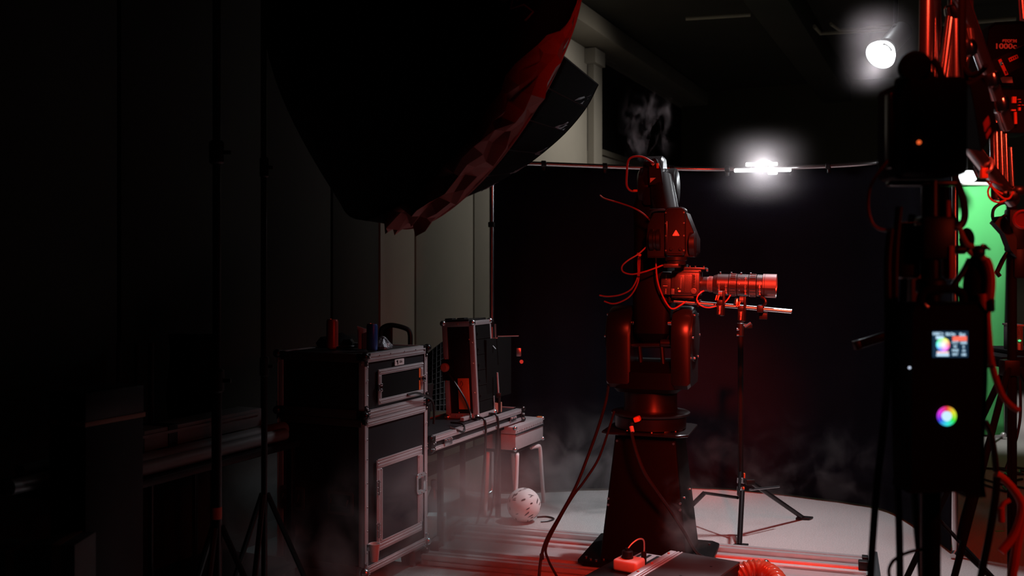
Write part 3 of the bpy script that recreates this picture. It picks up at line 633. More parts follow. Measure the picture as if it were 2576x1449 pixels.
root = thing('fluid_bottle', 'small white fluid bottle with a black cap on the fog machine', 'bottle', FMx @ bc)
b = MB(FMx); b.box(bc + V(0, 0, .026), (.115, .10, .052), .012, seg=3); b.build('bottle_body', 'cup', root)
b = MB(FMx); b.lathe([(.026, 0), (.026, .008), (.024, .010), (.024, .03), (.02, .034)], bc + V(-.008, 0, .052), (0, 0, 1), 24); b.cyl(bc + V(-.008, 0, .086), bc + V(-.008, 0, .096), .009, n=10); b.build('cap', 'blk', root)
b = MB(FMx); b.tube([bc + V(-.008, 0, .09), bc + V(.004, .02, .112), bc + V(.022, .05, .128), bc + V(.036, .07, .122), bc + V(.038, .075, .09), bc + V(.036, .075, .06)], .0035, 8); b.build('clear_tube', 'alu', root)
b = MB(FMx); b.cyl(bc + V(.036, .075, .0), bc + V(.036, .075, .07), .012, n=12); b.build('inlet', 'blk', root)
# ribbed duct
root = thing('ribbed_hose', 'clear ribbed hose lying on the track beside the fog machine', 'hose', P(1900, 1440, 4.5))
pth = smooth_path([P(1852, 1452, 4.42), P(1880, 1436, 4.42), P(1908, 1432, 4.42), P(1935, 1442, 4.38), P(1955, 1462, 4.3), P(1962, 1490, 4.2)], 24)
b = MB(); b.tube(pth, .04, 20, smooth=False, rfun=lambda t: .036 + .009 * (.5 + .5 * math.cos(t * 2 * PI * 15))); b.build('hose_wall', 'hose', root)
root = thing('handle_grip', 'short black ribbed grip leaning on the bright track end beyond the hose', 'grip', P(1925, 1420, 4.7))
a, c = P(1915, 1436, 4.66), P(1930, 1412, 4.70)
b = MB(); b.cyl(a, c, .014, n=14, chamfer=.003); 
b.build('grip', 'blk', root)
for k in range(5):
    b = MB(); p = a.lerp(c, .1 + .18 * k); d = (c - a).normalized(); b.cyl(p - d * .003, p + d * .003, .0165, n=14, chamfer=.001); b.build('grip_ring', 'steel', root)

# ================================================================== BIG SOFTBOX
SN = V(.77204, .46678, -.43136).normalized(); SO = V(-.29129, 4.0, 2.33703)
su = (UP - SN * SN.z).normalized(); sw = SN.cross(su)
def sring(h, r, a): return SO + SN * h + (su * math.cos(a) + sw * math.sin(a)) * r
SR, SL, SR2, SD, Q1, Q2 = .725, .167, .665, .728, .933, .46
root = thing('softbox', 'huge black dome softbox hanging over the flight cases, its quilted rim lit and tinted red', 'softbox', SO)
b = MB(); prof = []
for i in range(15):
    s_ = 1 - i / 14 * .995; prof.append((SR * (1 - min(s_, .985) ** Q1) ** Q2 + .0, -SD * s_))
N = 96
rings = []
for r, h in prof: rings.append([sring(h, r * (1 - .012 * abs(math.sin(8 * 2 * PI * k / N)) * (r / SR)), 2 * PI * k / N) for k in range(N)])
b.ring_stack(rings, cap0=True, cap1=False); shell = b.build('shell', 'shell', root, sharp=60)
rnd = random.Random(3)
b = MB(); b.ring_stack([[sring(-.012 + (SL + .012) * t, SR + (SR2 - SR) * t - .006, 2 * PI * k / 96) for k in range(96)] for t in (0, .5, .99)], False, False); b.build('rim_backing', 'shell', root, solid=.003)
def t_in(a):                                          # where the quilting starts: it tapers off along both ends of the rim
    a = math.degrees(a) % 360
    for (a0, v0), (a1, v1) in zip(TPR, TPR[1:]):
        if a0 <= a <= a1: return v0 + (v1 - v0) * (a - a0) / (a1 - a0)
    return .9
TPR = ((0, .9), (72, .9), (84, .72), (95, .22), (104, .0), (168, .0), (180, .45), (192, .9), (360, .9))
NA, NB = 84, 5; b = MB(); ring_ = []
for j in range(NB + 1):
    row = []
    for k in range(NA):
        inner = 0 < j < NB
        a = 2 * PI * (k + (rnd.uniform(-.35, .35) if inner else 0)) / NA
        t0 = t_in(a); t = t0 + (1 - t0) * j / NB
        d = rnd.uniform(-.004, .075) * (1 - t0) if inner else .0
        if j == 0: t += rnd.uniform(-.02, .10) * (t0 < .9)
        row.append(sring(-.012 + (SL + .012) * t + (rnd.uniform(-.012, .012) * (1 - t0) if inner else 0), SR + (SR2 - SR) * t + d, a))
    ring_.append(row)
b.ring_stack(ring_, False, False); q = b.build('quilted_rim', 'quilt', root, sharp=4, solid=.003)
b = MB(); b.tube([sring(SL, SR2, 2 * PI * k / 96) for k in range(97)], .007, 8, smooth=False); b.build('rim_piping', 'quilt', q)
b = MB(); b.lathe([(SR2 - .01, SL - .01), (.3, SL - .012), (.0, SL - .012)], SO, SN, 64, cap=False); b.build('diffusion_cloth', 'grid', root)
# skirt of stitched panels past the rim
TH0, TH1 = math.radians(91), math.radians(147)
HEM = smooth_path([P(x, y, Y) for x, y, Y in ((1504, 213, 4.42), (1474, 270, 4.40), (1424, 331, 4.37), (1362, 386, 4.34), (1298, 432, 4.30), (1224, 472, 4.26))], 12)
def skirt(i, j):
    a = TH0 + (TH1 - TH0) * i; h = HEM[min(len(HEM) - 1, int(round(i * (len(HEM) - 1))))]
    s = .010 * math.sin(i * 5 * PI) ** 2 * math.sin(j * PI)
    return sring(SL, SR2, a).lerp(h, j) + V(0, .5, 0) * s
b = MB(); b.grid(skirt, 60, 8); sk = b.build('skirt', 'grid', root, solid=.003)
for k in range(6):
    i = k / 5; b = MB(); b.tube([skirt(i, j / 8) for j in range(9)], .0032, 6, smooth=False); b.build('skirt_rod', 'blk_metal', sk)
b = MB(); b.tube([skirt(i / 60, 1) for i in range(61)], .004, 6, smooth=False); b.build('skirt_hem', 'grid', sk)
for k in range(5):                                    # crinkled foil corners showing at the hem
    i0 = (k + .55) / 5; b = MB(); rr = random.Random(k)
    def foil(u, v):
        p = skirt(min(1, i0 + .085 * u), 1 - (.38 if k < 2 else .22) * v * u); return p + (su * rr.uniform(-.005, .005) + sw * rr.uniform(-.004, .004)) + (p - SO - SN * (p - SO).dot(SN)).normalized() * .006
    b.grid(foil, 6, 7); b.build('foil_corner', 'foil', sk, sharp=5)
# printed logo strokes on the shell
def onshell(px, py, lift=.004):
    d = (P(px, py, 1.) - V(0, 0, CH)).normalized(); best = None; o0 = V(0, 0, CH)
    me = shell.data
    from mathutils.bvhtree import BVHTree
    global _bv
    if '_bv' not in globals(): _bv = BVHTree.FromPolygons([v.co for v in me.vertices], [p.vertices for p in me.polygons])
    h = _bv.ray_cast(o0, d)
    return (h[0] + h[1] * (lift if h[1].dot(d) < 0 else -lift)) if h[0] else None
for k, pts in enumerate(([(1250, -2), (1268, 4), (1280, -1)], [(1291, -6), (1284, 24), (1318, 14), (1341, 32), (1320, 54)], [(1302, -4), (1300, 6)])):
    w = [p for p in (onshell(*c) for c in pts) if p]
    if len(w) > 1:
        b = MB(); b.tube(w, .0042, 6, smooth=False); b.build('logo_stroke', 'logo', shell)
# lamp head and boom behind the dome
back = SO - SN * SD * .97
b = MB(); b.cyl(back, back - SN * .10, .09, .075, n=24, chamfer=.006); b.build('speed_ring', 'blk_metal', root)
hd = thing('softbox_lamp', 'black lamp head fixed behind the softbox dome', 'lamp', back - SN * .3)
b = MB(); hm = frame(back - SN * .10, sw, su, SN); b.M = hm; b.box((0, 0, -.2), (.2, .17, .38), .02); b.build('lamp_housing', 'blk', hd)
b = MB(); b.M = hm; b.box((-.12, 0, -.2), (.015, .04, .3), .004); b.box((.12, 0, -.2), (.015, .04, .3), .004); b.box((0, -.12, -.2), (.25, .04, .015), .004); b.build('yoke', 'blk_metal', hd)

# two dark light stands in front of the panelled wall
def stand(px, Y, r, z1, lab, tape=None):
    p = P(px, HY, Y); st = thing('light_stand', lab, 'light stand', (p.x, p.y, 0), 'tall dark light stands by the cases')
    b = MB(); b.cyl((p.x, Y, .12), (p.x, Y, 1.15), r, n=18); b.cyl((p.x, Y, 1.1), (p.x, Y, z1), r * .8, n=18); b.build('column', 'blk_metal', st)
    for z in (1.12, 1.9):
        b = MB(); b.cyl((p.x, Y, z - .04), (p.x, Y, z + .04), r * 1.5, n=14, chamfer=.006); b.box((p.x + r * 1.9, Y, z), (r * 2, .012, .014), .003); b.build('collar', 'blk', st)
    for k in range(3):
        an = k * 2.094 + .5; d = V(math.cos(an), math.sin(an), 0)
        b = MB(); b.tube([V(p.x, Y, .62) + d * r, V(p.x, Y, .015) + d * .27], .011, 8, smooth=False); b.tube([V(p.x, Y, .2) + d * r, V(p.x, Y, .25) + d * .15], .007, 6, smooth=False); b.build('leg', 'blk_metal', st)
        b = MB(); b.sphere(V(p.x, Y, .016) + d * .27, .018, 10); b.build('foot', 'rubber', st)
    if tape:
        b = MB(); b.cyl((p.x, Y, tape - .02), (p.x, Y, tape + .02), r * 1.04, n=18); b.build('tape_band', 'red_tape', st)
    return st
stand(545, 3.4, .017, 2.9, 'dark stand with a red tape band near its base', CH - (1290 - HY) * 3.4 / F)
stand(665, 3.9, .012, 2.6, 'thin dark stand between the red taped stand and the flight cases')

# ================================================================== FLIGHT CASES
FO = V(-.672, 4.55, 0); FM = frame(FO, E1, E2, UP)        # x across (body runs to -x), y into depth along the lit flank
FW, FD = .49, .59
def case_body(name, lab, z0, z1, grp=None):
    r = thing(name, lab, 'flight case', FM @ V(-FW / 2, FD / 2, z0), grp)
    b = MB(FM); b.boxp((-FW + .006, .006, z0 + .004), (-.006, FD - .006, z1 - .004), .003); b.build('panel_body', 'laminate', r)
    t = .034
    for x in (-FW, 0):
        for y in (0, FD):
            sx = 1 if x < 0 else -1; sy = 1 if y == 0 else -1
            b = MB(FM); b.boxp((x, y, z0 + .02), (x + sx * t, y + sy * .004, z1 - .02), .001); b.boxp((x, y, z0 + .02), (x + sx * .004, y + sy * t * .85, z1 - .02), .001); b.tube([V(x + sx * .003, y + sy * .003, z0 + .02), V(x + sx * .003, y + sy * .003, z1 - .02)], .0045, 8, smooth=False); b.build('corner_edge', 'alu', r)
    def hrail(z, up, h):
        s = 1 if up else -1
        for x in (-FW, 0):
            sx = 1 if x < 0 else -1
            b = MB(FM); b.boxp((x - sx * .002, .02, z), (x + sx * .004, FD - .02, z + s * h), .001)
            b.boxp((x - sx * .004, .025, z + s * h * .25), (x, FD - .025, z + s * h * .45), .001); b.boxp((x - sx * .004, .025, z + s * h * .6), (x, FD - .025, z + s * h * .8), .001); b.boxp((x, .02, z), (x + sx * t, FD - .02, z + s * .003)); b.build('edge_rail', 'alu', r)
        for y in (0, FD):
            sy = 1 if y == 0 else -1
            b = MB(FM); b.boxp((-FW + .02, y - sy * .002, z), (-.02, y + sy * .004, z + s * h), .001); b.build('edge_rail', 'trim_shaded' if y == 0 else 'alu', r)
    return r, hrail
def rivets(r, pts, ax=(1, 0, 0), rad=.0045):
    for p in pts:
        b = MB(FM); b.sphere(p, rad, 8, (.6 if ax[0] else 1, .6 if ax[1] else 1, 1)); b.build('rivet', 'steel', r)
ZS = .81; ZT = 1.112
def ball_corner(r, x, y, z):
    b = MB(FM); b.sphere((x, y, z), .021, 14); s = 1 if z < .5 else -1
    sx = -1 if x > -.1 else 1; sy = 1 if y < .1 else -1
    b.boxp((x - sx * .003, y, z - .018), (x + sx * .002, y + sy * .045, min(ZT + .002, z + .022)), .004); b.boxp((x, y - sy * .003, z - .018), (x + sx * .045, y + sy * .002, min(ZT + .002, z + .022)), .004)
    b.boxp((x - sx * .003, y - sy * .002, max(.101, z - .045)), (x + sx * .002, y + sy * .022, min(ZT + .002, z + .045)), .004)
    b.build('corner_ball', 'blk_metal' if s < 0 else 'steel', r)
    rivets(r, [V(x - sx * .006, y + sy * .014, z - .034), V(x - sx * .006, y + sy * .034, z - .008), V(x + sx * .014, y - sy * .006, z - .034), V(x - sx * .006, y + sy * .006, min(ZT - .004, z + .036))])
lo, hr = case_body('flight_case', 'tall lower black flight case with a framed door and butterfly latch', .10, ZS)
hr(ZS, False, .034); hr(.10, True, .036)
for (x, y) in ((0, 0), (0, FD), (-FW, 0), (-FW, FD)): ball_corner(lo, x, y, .112)
rivets(lo, [V(.006, .012, z) for z in (.2, .3, .41, .52, .63, .72)] + [V(.006, FD - .014, z) for z in (.24, .42, .6, .72)])
for x in (-.07, -FW + .07):
    for y in (.08, FD - .08):
        b = MB(FM); b.cyl((x - .014, y, .05), (x + .014, y, .05), .049, n=24, chamfer=.006); b.box((x, y, .094), (.07, .08, .010), .002); b.box((x - .02, y, .07), (.004, .04, .05), .001); b.box((x + .02, y, .07), (.004, .04, .05), .001); b.build('caster', 'blk', lo)
# door with its extruded frame
def fr(r, y0, y1, z0, z1, w, m='alu', x=0., name='door_frame', lines=2):
    b = MB(FM)
    for a0, a1, c0, c1 in ((y0, y1, z0, z0 + w), (y0, y1, z1 - w, z1), (y0, y0 + w, z0 + w, z1 - w), (y1 - w, y1, z0 + w, z1 - w)):
        b.boxp((x, a0, c0), (x + .008, a1, c1), .0015)
        if lines:
            for q_ in range(lines):
                f0 = .22 + .36 * q_
                if a1 - a0 > c1 - c0: b.boxp((x + .007, a0 + .004, c0 + w * f0), (x + .0105, a1 - .004, c0 + w * (f0 + .2)), .0008)
                else: b.boxp((x + .007, a0 + w * f0, c0 + .004), (x + .0105, a0 + w * (f0 + .2), c1 - .004), .0008)
    return b.build(name, m, r)
dy0, dy1, dz0, dz1 = .093, .520, .185, .610
b = MB(FM); b.boxp((-.004, dy0 + .03, dz0 + .03), (.004, dy1 - .03, dz1 - .03)); dr = b.build('door', 'panel', lo)
fr(dr, dy0, dy1, dz0, dz1, .040, lines=3)
rivets(dr, [V(.011, dy0 + .012, dz1 - .015), V(.011, dy0 + .032, dz1 - .045), V(.011, dy1 - .012, dz1 - .015), V(.011, dy1 - .032, dz1 - .045), V(.011, dy0 + .012, dz0 + .015), V(.011, dy0 + .032, dz0 + .05), V(.011, dy1 - .02, dz0 + .045)])
for z in (.285, .485):
    b = MB(FM); b.boxp((.008, dy0 - .012, z - .034), (.014, dy0 + .022, z + .034), .003); b.cyl((.014, dy0 + .006, z - .034), (.014, dy0 + .006, z + .034), .006, n=10); hg = b.build('hinge', 'steel', dr)
    rivets(hg, [V(.016, dy0 - .006, z + o_) for o_ in (-.024, 0, .024)] + [V(.016, dy0 + .017, z + o_) for o_ in (-.024, 0, .024)], rad=.0035)
lz0 = .425; ly = dy1 - .012
b = MB(FM); b.prism([(p[0], p[1]) for p in rrect(.10, .105, .02)], (.008, ly, lz0), (0, 1, 0), (0, 0, 1), .006, .001); lt = b.build('latch', 'steel', lo)
b = MB(FM); b.boxp((.012, ly - .034, lz0 - .028), (.015, ly - .008, lz0 + .028), .002); b.build('latch_dish', 'blk', lt)
b = MB(FM); b.boxp((.012, ly + .004, lz0 - .034), (.020, ly + .03, lz0 + .034), .003); b.cyl((.014, ly - .003, lz0 - .03), (.014, ly - .003, lz0 + .03), .006, n=10); b.build('latch_wing', 'chrome', lt)
rivets(lt, [V(.015, ly + dy_, lz0 + dz_) for dy_ in (-.042, 0, .042) for dz_ in (-.044, .044)], rad=.004)
b = MB(FM)                                              # two recessed handles on the dark flank
for x in (-.40, -.13):
    b = MB(FM); b.prism(rrect(.14, .11, .012), (x, -.001, .42), (1, 0, 0), (0, 0, 1), .005, .001); rh = b.build('handle_dish', 'trim_shaded', lo)
    b = MB(FM); b.prism(rrect(.11, .08, .008), (x, -.0055, .42), (1, 0, 0), (0, 0, 1), .0012); b.build('recess', 'blk_matte', rh)
    b = MB(FM); b.tube([V(x - .045, -.012, .44), V(x - .045, -.022, .415), V(x + .045, -.022, .415), V(x + .045, -.012, .44)], .006, 8, smooth=False); b.build('grip_bar', 'blk', rh)
up, hr = case_body('flight_case', 'upper flight case with an open framed front, stacked on the taller one', ZS + .003, ZT)
hr(ZT, False, .040); hr(ZS + .003, True, .040)
for (x, y) in ((0, 0), (0, FD), (-FW, 0), (-FW, FD)): ball_corner(up, x, y, ZT - .012); ball_corner(up, x, y, ZS + .02)
uy0, uy1, uz0, uz1 = .108, .535, .868, 1.032
b = MB(FM); b.boxp((-.05, uy0 + .02, uz0 + .02), (.003, uy1 - .02, uz1 - .02)); op = b.build('rack_opening', 'blk_matte', up)
fr(op, uy0, uy1, uz0, uz1, .026, lines=2)
rivets(up, [V(.006, y, ZT - .012) for y in (.12, .22, .35, .46)] + [V(.006, .016, z) for z in (.86, .92, .99, 1.05)] + [V(.006, FD - .016, z) for z in (.88, .97, 1.05)] + [V(.011, uy0 + .01, z) for z in (uz0 + .01, uz1 - .01)] + [V(.011, uy1 - .01, z) for z in (uz0 + .01, uz1 - .01)])
for y in (uy0 + .004, uy1 - .008):
    b = MB(FM); b.box((.013, y, .95), (.012, .03, .03), .003); b.sphere((.02, y, .937), .007, 8); b.sphere((.02, y, .963), .007, 8); b.build('catch', 'chrome', up)
b = MB(FM)
for z0, z1 in ((uz1 - .075, uz1 - .028), (uz0 + .028, uz0 + .075)): b.boxp((.0, uy1 - .040, z0), (.006, uy1 - .030, z1))
b.build('rack_screw_strip', 'orange', op)
b = MB(FM); b.prism(rrect(.088, .030, .005), (.0035, .30, 1.052), (0, 1, 0), (0, 0, 1), .003, .0006); lp = b.build('name_plate', 'paper', up)
b = MB(FM @ frame((.0065, .275, 1.052), (0, 1, 0), (0, 0, 1), (1, 0, 0))); b.prism([(.010, .011), (.010, -.009), (.005, -.012), (.003, .000), (-.004, .004), (-.005, .009)], (0, 0, 0), (1, 0, 0), (0, 1, 0), .001); b.boxp((.024, -.002, 0), (.05, .002, .0008)); b.boxp((.024, .006, 0), (.046, .008, .0008)); b.build('plate_print', 'blk', lp)
b = MB(FM); b.tube([V(.012, uy1 - .17, uz0 + .018), V(.03, uy1 - .11, uz0 + .022), V(.03, uy1 - .04, uz0 + .002), V(.02, FD + .01, uz0 - .035), V(.022, FD + .03, uz0 - .10), V(.02, FD + .03, uz0 - .16)], .006, 8); tag(b.build('power_cable', 'rubber'), 'short black cable spilling out of the open upper flight case', 'cable')

# things standing on the flight cases
TZ = ZT + .001
def can(px, Y, r, h, m, lab):
    p = P(px, HY, Y); t_ = thing('drink_can', lab, 'can', (p.x, Y, TZ), 'cans on the flight case')
    b = MB(); b.lathe([(r * .8, 0), (r, .008), (r, h - .012), (r * .86, h - .002)], (p.x, Y, TZ), (0, 0, 1), 28); b.build('can_wall', m, t_)
    b = MB(); b.lathe([(r * .86, h - .002), (r * .86, h), (r * .78, h), (r * .76, h - .004)], (p.x, Y, TZ), (0, 0, 1), 28); b.build('lid', 'steel', t_)
can(836, 4.86, .029, .145, 'canred', 'red drink can at the far edge of the flight case top')
can(936, 4.74, .0265, .130, 'canblue', 'blue drink can at the near edge of the flight case top')
p = P(875, HY, 4.9); b = MB(); b.prism([(-.028, 0), (.028, 0), (.028, .03), (.018, .045), (-.018, .045), (-.028, .03)], (p.x, 4.93, TZ), (1, 0, 0), (0, 0, 1), .05, .004); tag(b.build('battery_pack', 'blk'), 'small black battery block between the two cans', 'battery')
p = P(912, HY, 4.8); root = thing('folded_box', 'folded white cardboard box leaning behind the blue can', 'box', (p.x, 4.8, TZ))
b = MB(); b.prism([(-.03, .0), (.02, 0), (.028, .09), (-.035, .112)], (p.x, 4.86, TZ), (1, 0, 0), (0, .0, 1), .004); b.build('back_flap', 'paper', root)
b = MB(); b.prism([(.0, .0), (.035, 0), (.035, .085), (.0, .075)], (p.x - .006, 4.855, TZ), (.8, -.6, 0), (0, 0, 1), .004); b.build('side_flap', 'paper', root)
p = P(962, HY, 4.86); b = MB(); rr = random.Random(5)
b.lathe([(.045, 0), (.05, .012), (.035, .03), (.015, .05), (.004, .06)], (p.x, 4.86, TZ), (.0, 0, 1), 14)
for v in b.bm.verts: v.co += V(rr.uniform(-.006, .006), rr.uniform(-.006, .006), rr.uniform(-.003, .004) if v.co.z > TZ + .005 else 0)
tag(b.build('crumpled_wrapper', 'foil', sharp=8), 'crumpled shiny wrapper beside the blue can', 'wrapper')
b = MB()
for k in range(3):
    c0 = FM @ V(-.28 + .03 * k, .25 + .04 * k, TZ + .008); b.tube([c0 + V(.06 * math.cos(a * .7 + k), .05 * math.sin(a * .7 + k), .004 * k + .004 * math.sin(a)) for a in range(10)], .006, 6)
tag(b.build('cable_coil', 'rubber'), 'loose coil of black cable on the flight case top', 'cable')
p = FM @ V(-.40, .36, TZ); b = MB(); b.lathe([(.085, 0), (.09, .012), (.07, .04), (.02, .062), (.004, .064)], p, (0, 0, 1), 18)
for v in b.bm.verts: v.co.x += .014 * math.sin(v.co.y * 60); v.co.z += .008 * math.sin(v.co.x * 50) if v.co.z > TZ + .01 else 0
tag(b.build('dark_bag', 'blk_matte'), 'slumped black bag behind the red can', 'bag')
p = FM @ V(.0, .03, .0)
root = thing('paper_cup', 'pinkish white cup hooked on the lower flight case, low by its corner', 'cup', FM @ V(.03, .03, .19))
cc = P(942, 1412, 4.52); b = MB(); b.lathe([(.0165, 0), (.018, .003), (.0255, .078), (.027, .081), (.024, .081), (.016, .01), (.0, .008)], cc, (0, 0, 1), 26); b.build('cup_wall', 'white', root)
b = MB(); b.box(cc + V(-.026, .012, .06), (.02, .02, .03), .003); b.build('hook', 'steel', root)

# ================================================================== TABLE, TRAY CASE AND WHAT STANDS ON IT
TO = V(-.419, 5.12, 0); TMx = frame(TO, E1, E2, UP); TL = 1.21; TW = .34; tz0, tz1 = .560, .636
root = thing('folding_table', 'low dark folding table under the long shallow case', 'table', TMx @ V(-TW / 2, TL / 2, 0))
b = MB(TMx); b.boxp((-TW + .01, .05, tz0 - .03), (-.03, TL - .06, tz0 - .004), .004); b.build('tabletop', 'blk_matte', root)
for x in (-TW + .04, -.06):
    for y in (.22, TL - .25):
        b = MB(TMx); b.box((x, y, (tz0 - .03) / 2), (.028, .028, tz0 - .03), .003); b.build('leg', 'blk', root)
root = thing('shallow_case', 'long shallow flight case lid with silver edges lying on the folding table', 'flight case', TMx @ V(-TW / 2, TL / 2, tz0))
b = MB(TMx); b.boxp((-TW + .004, .004, tz0), (-.004, TL - .004, tz1 - .006), .003); b.build('panel_body', 'laminate', root)
def bar(lo_, hi_, m='alu'):
    b = MB(TMx); b.boxp(lo_, hi_, .0012); return b.build('edge_rail', m, root)
bar((-.006, .03, tz1 - .030), (.004, TL - .02, tz1)); bar((-.006, .03, tz0), (.004, TL - .02, tz0 + .020)); bar((.003, .03, tz1 - .018), (.006, TL - .02, tz1 - .011)); bar((-.03, .03, tz1 - .004), (.0, TL - .02, tz1)); bar((.003, .03, tz0 + .005), (.006, TL - .02, tz0 + .010))
bar((-TW, .03, tz1 - .03), (-TW + .006, TL - .02, tz1)); bar((-TW + .03, -.004, tz1 - .03), (-.03, .006, tz1), 'copper'); bar((-TW + .03, -.004, tz0), (-.03, .006, tz0 + .02), 'copper'); bar((-TW + .03, TL - .004, tz1 - .03), (-.03, TL + .002, tz1))  # near-end rails coloured reddish in place of red light on aluminium
for y, s in ((0, 1), (TL, -1)):
    b = MB(TMx); b.boxp((-.05, y - s * .006, tz0 - .003), (.008, y + s * .045, tz1 + .003), .005); b.sphere((.0, y + s * .004, tz1 - .004), .016, 12); b.sphere((.0, y + s * .004, tz0 + .006), .016, 12); cb = b.build('corner_bracket', 'blk_metal', root)
    for p_ in [V(.010, y + s * .016, tz0 + .012), V(.010, y + s * .034, tz0 + .016), V(.010, y + s * .016, tz0 + .04), V(.010, y + s * .034, tz0 + .044), V(-.012, y - s * .008, tz0 + .02), V(-.03, y - s * .008, tz0 + .02), V(-.012, y - s * .008, tz0 + .046), V(-.03, y - s * .008, tz0 + .046), V(.006, y + s * .02, tz1 + .004)]:
        b = MB(TMx); b.sphere(p_, .005, 8); b.build('rivet', 'steel', cb)
for y in (.14, TL - .22):
    b = MB(TMx); b.boxp((.003, y, tz0 + .008), (.012, y + .085, tz0 + .045), .004); la = b.build('latch', 'steel', root)
    for yy in (.012, .042, .072):
        b = MB(TMx); b.sphere((.014, y + yy, tz0 + .040), .006, 8); b.build('rivet', 'chrome', la)
# dark cables thrown over the edge
b = MB(TMx); b.tube([V(-.10, .42, tz1 + .012), V(-.02, .40, tz1 + .012), V(.014, .36, tz1 - .012), V(.016, .33, tz1 - .02), V(.014, .30, tz1 - .01), V(-.03, .27, tz1 + .012)], .006, 8); tag(b.build('loop_cable', 'rubber'), 'short cable looping over the silver edge of the shallow case', 'cable')
for k, (y, lab) in enumerate(((.63, 'black cable hanging over the shallow case edge, nearer the upright case'), (.80, 'black cable hanging over the shallow case edge under the copper roll'))):
    b = MB(TMx); b.tube([V(-.06, y + .02, tz1 + .012), V(.0, y, tz1 + .010), V(.014, y, tz1 - .03), V(.016, y - .005, tz0), V(.018, y - .02, tz0 - .12), V(.0, y - .05, .12), V(-.03, y - .10, .01)], .007, 8); tag(b.build('hanging_cable', 'rubber'), lab, 'cable', 'cables over the shallow case')
# dark equipment pile at the near end of the tray (monitor back)
root = thing('tablet_screen', 'dark flat screen leaning behind the flight cases on the shallow case', 'screen', TMx @ V(-.2, .2, tz1))
b = MB(TMx); b.box((-.16, .16, tz1 + .125), (.02, .26, .24), .006, rot=(0, .12, 0)); b.build('screen_back', 'blk', root)
b = MB(TMx); b.box((-.185, .16, tz1 + .06), (.05, .08, .12), .004); b.build('prop', 'blk_metal', root)
# upright rack case, leaning a little
UO = V(-.196, 5.76, tz1 + .001); UMx = frame(UO, E1, E2, UP) @ Matrix.Rotation(math.radians(-3.2), 4, 'Y')
UW, UD, UH = .205, .235, .565
root = thing('upright_case', 'upright open rack case with red-lit edges standing on the shallow case', 'flight case', UO)
b = MB(UMx); b.boxp((-UW + .005, .005, .004), (-.02, UD - .005, UH - .006), .002); b.build('panel_body', 'laminate', root)
for x in (-UW, 0):
    sx = 1 if x < 0 else -1
    for y in (0, UD):
        sy = 1 if y == 0 else -1
        b = MB(UMx); b.boxp((x, y - sy * .002, .02), (x + sx * .030, y + sy * .005, UH - .02), .001); b.boxp((x - sx * .002, y, .02), (x + sx * .004, y + sy * .018, UH - .02), .001); b.build('corner_edge', 'alu', root)
for z, s in ((0, 1), (UH, -1)):
    b = MB(UMx); b.boxp((-UW + .02, -.002, z), (-.02, .005, z + s * .030), .001); b.build('edge_rail', 'alu', root)
    b = MB(UMx); b.boxp((-.004, .02, z), (.004, UD - .02, z + s * .026), .001); b.boxp((-.03, .02, z), (.0, UD - .02, z + s * .004), .001); b.build('edge_rail', 'alu', root)
for x in (-UW, 0):
    for y in (0, UD):
        for z in (.008, UH - .008):
            b = MB(UMx); b.sphere((x + (.006 if x < 0 else -.006), y, z), .019, 12); b.build('corner_ball', 'steel', root)
b = MB(UMx); b.boxp((-UW + .02, .0, UH - .002), (-.03, UD, UH + .012), .003)
for x in (-.18, -.10): b.box((x, .06, UH + .014), (.05, .05, .012), .004)
b.build('top_feet', 'blk', root)
b = MB(UMx); b.prism(rrect(.085, .125, .010), (-UW + .030, -.002, .285), (1, 0, 0), (0, 0, 1), .006, .0015); hdl = b.build('handle_dish', 'blk_metal', root)
b = MB(UMx); b.lathe([(.026, 0), (.026, .02), (.018, .026)], (-UW + .012, -.006, .30), (0, -1, 0), 16); b.build('handle_knob', 'copper', hdl)
b = MB(UMx); b.boxp((-.115, -.012, .055), (-.045, -.002, .235), .002); wd = b.build('wood_block', 'wood', root)
b = MB(UMx); b.tube([V(-.10, -.0135, .20), V(-.09, -.0135, .22), V(-.082, -.0135, .20), V(-.095, -.0135, .185), V(-.085, -.0135, .17)], .0012, 6); b.build('pencil_mark', 'blk', wd)
for p_ in [V(-.03, -.003, .46), V(-.012, -.004, .15), V(-.012, -.004, .32), V(-.012, -.004, .44), V(-.10, -.003, UH - .014), V(-UW + .012, -.004, .35), V(-UW + .012, -.004, .22), V(-.05, -.003, .016), V(-.10, -.003, .016), V(-.14, -.003, .016), V(-.12, -.004, .035)]:
    b = MB(UMx); b.sphere(p_, .0045, 8); b.build('rivet', 'copper', root)
b = MB(UMx); b.boxp((-.03, .02, .03), (.003, UD - .02, UH - .03)); rk = b.build('rack_front', 'blk_matte', root)
for z in (.10, .19, .28, .37, .46):
    b = MB(UMx); b.boxp((.002, .025, z - .002), (.006, UD - .025, z + .002)); b.cyl((.003, .035, z + .03), (.012, .035, z + .03), .006, n=8); b.build('rack_unit', 'blk', rk)
b = MB(UMx); b.tube([V(-.16, -.03, .26), V(-.11, -.04, .20), V(-.06, -.04, .12), V(-.035, -.03, .04), V(-.02, -.05, .01)], .006, 8); tag(b.build('power_cable', 'rubber'), 'thick black cable slanting across the orange block on the upright case', 'cable')
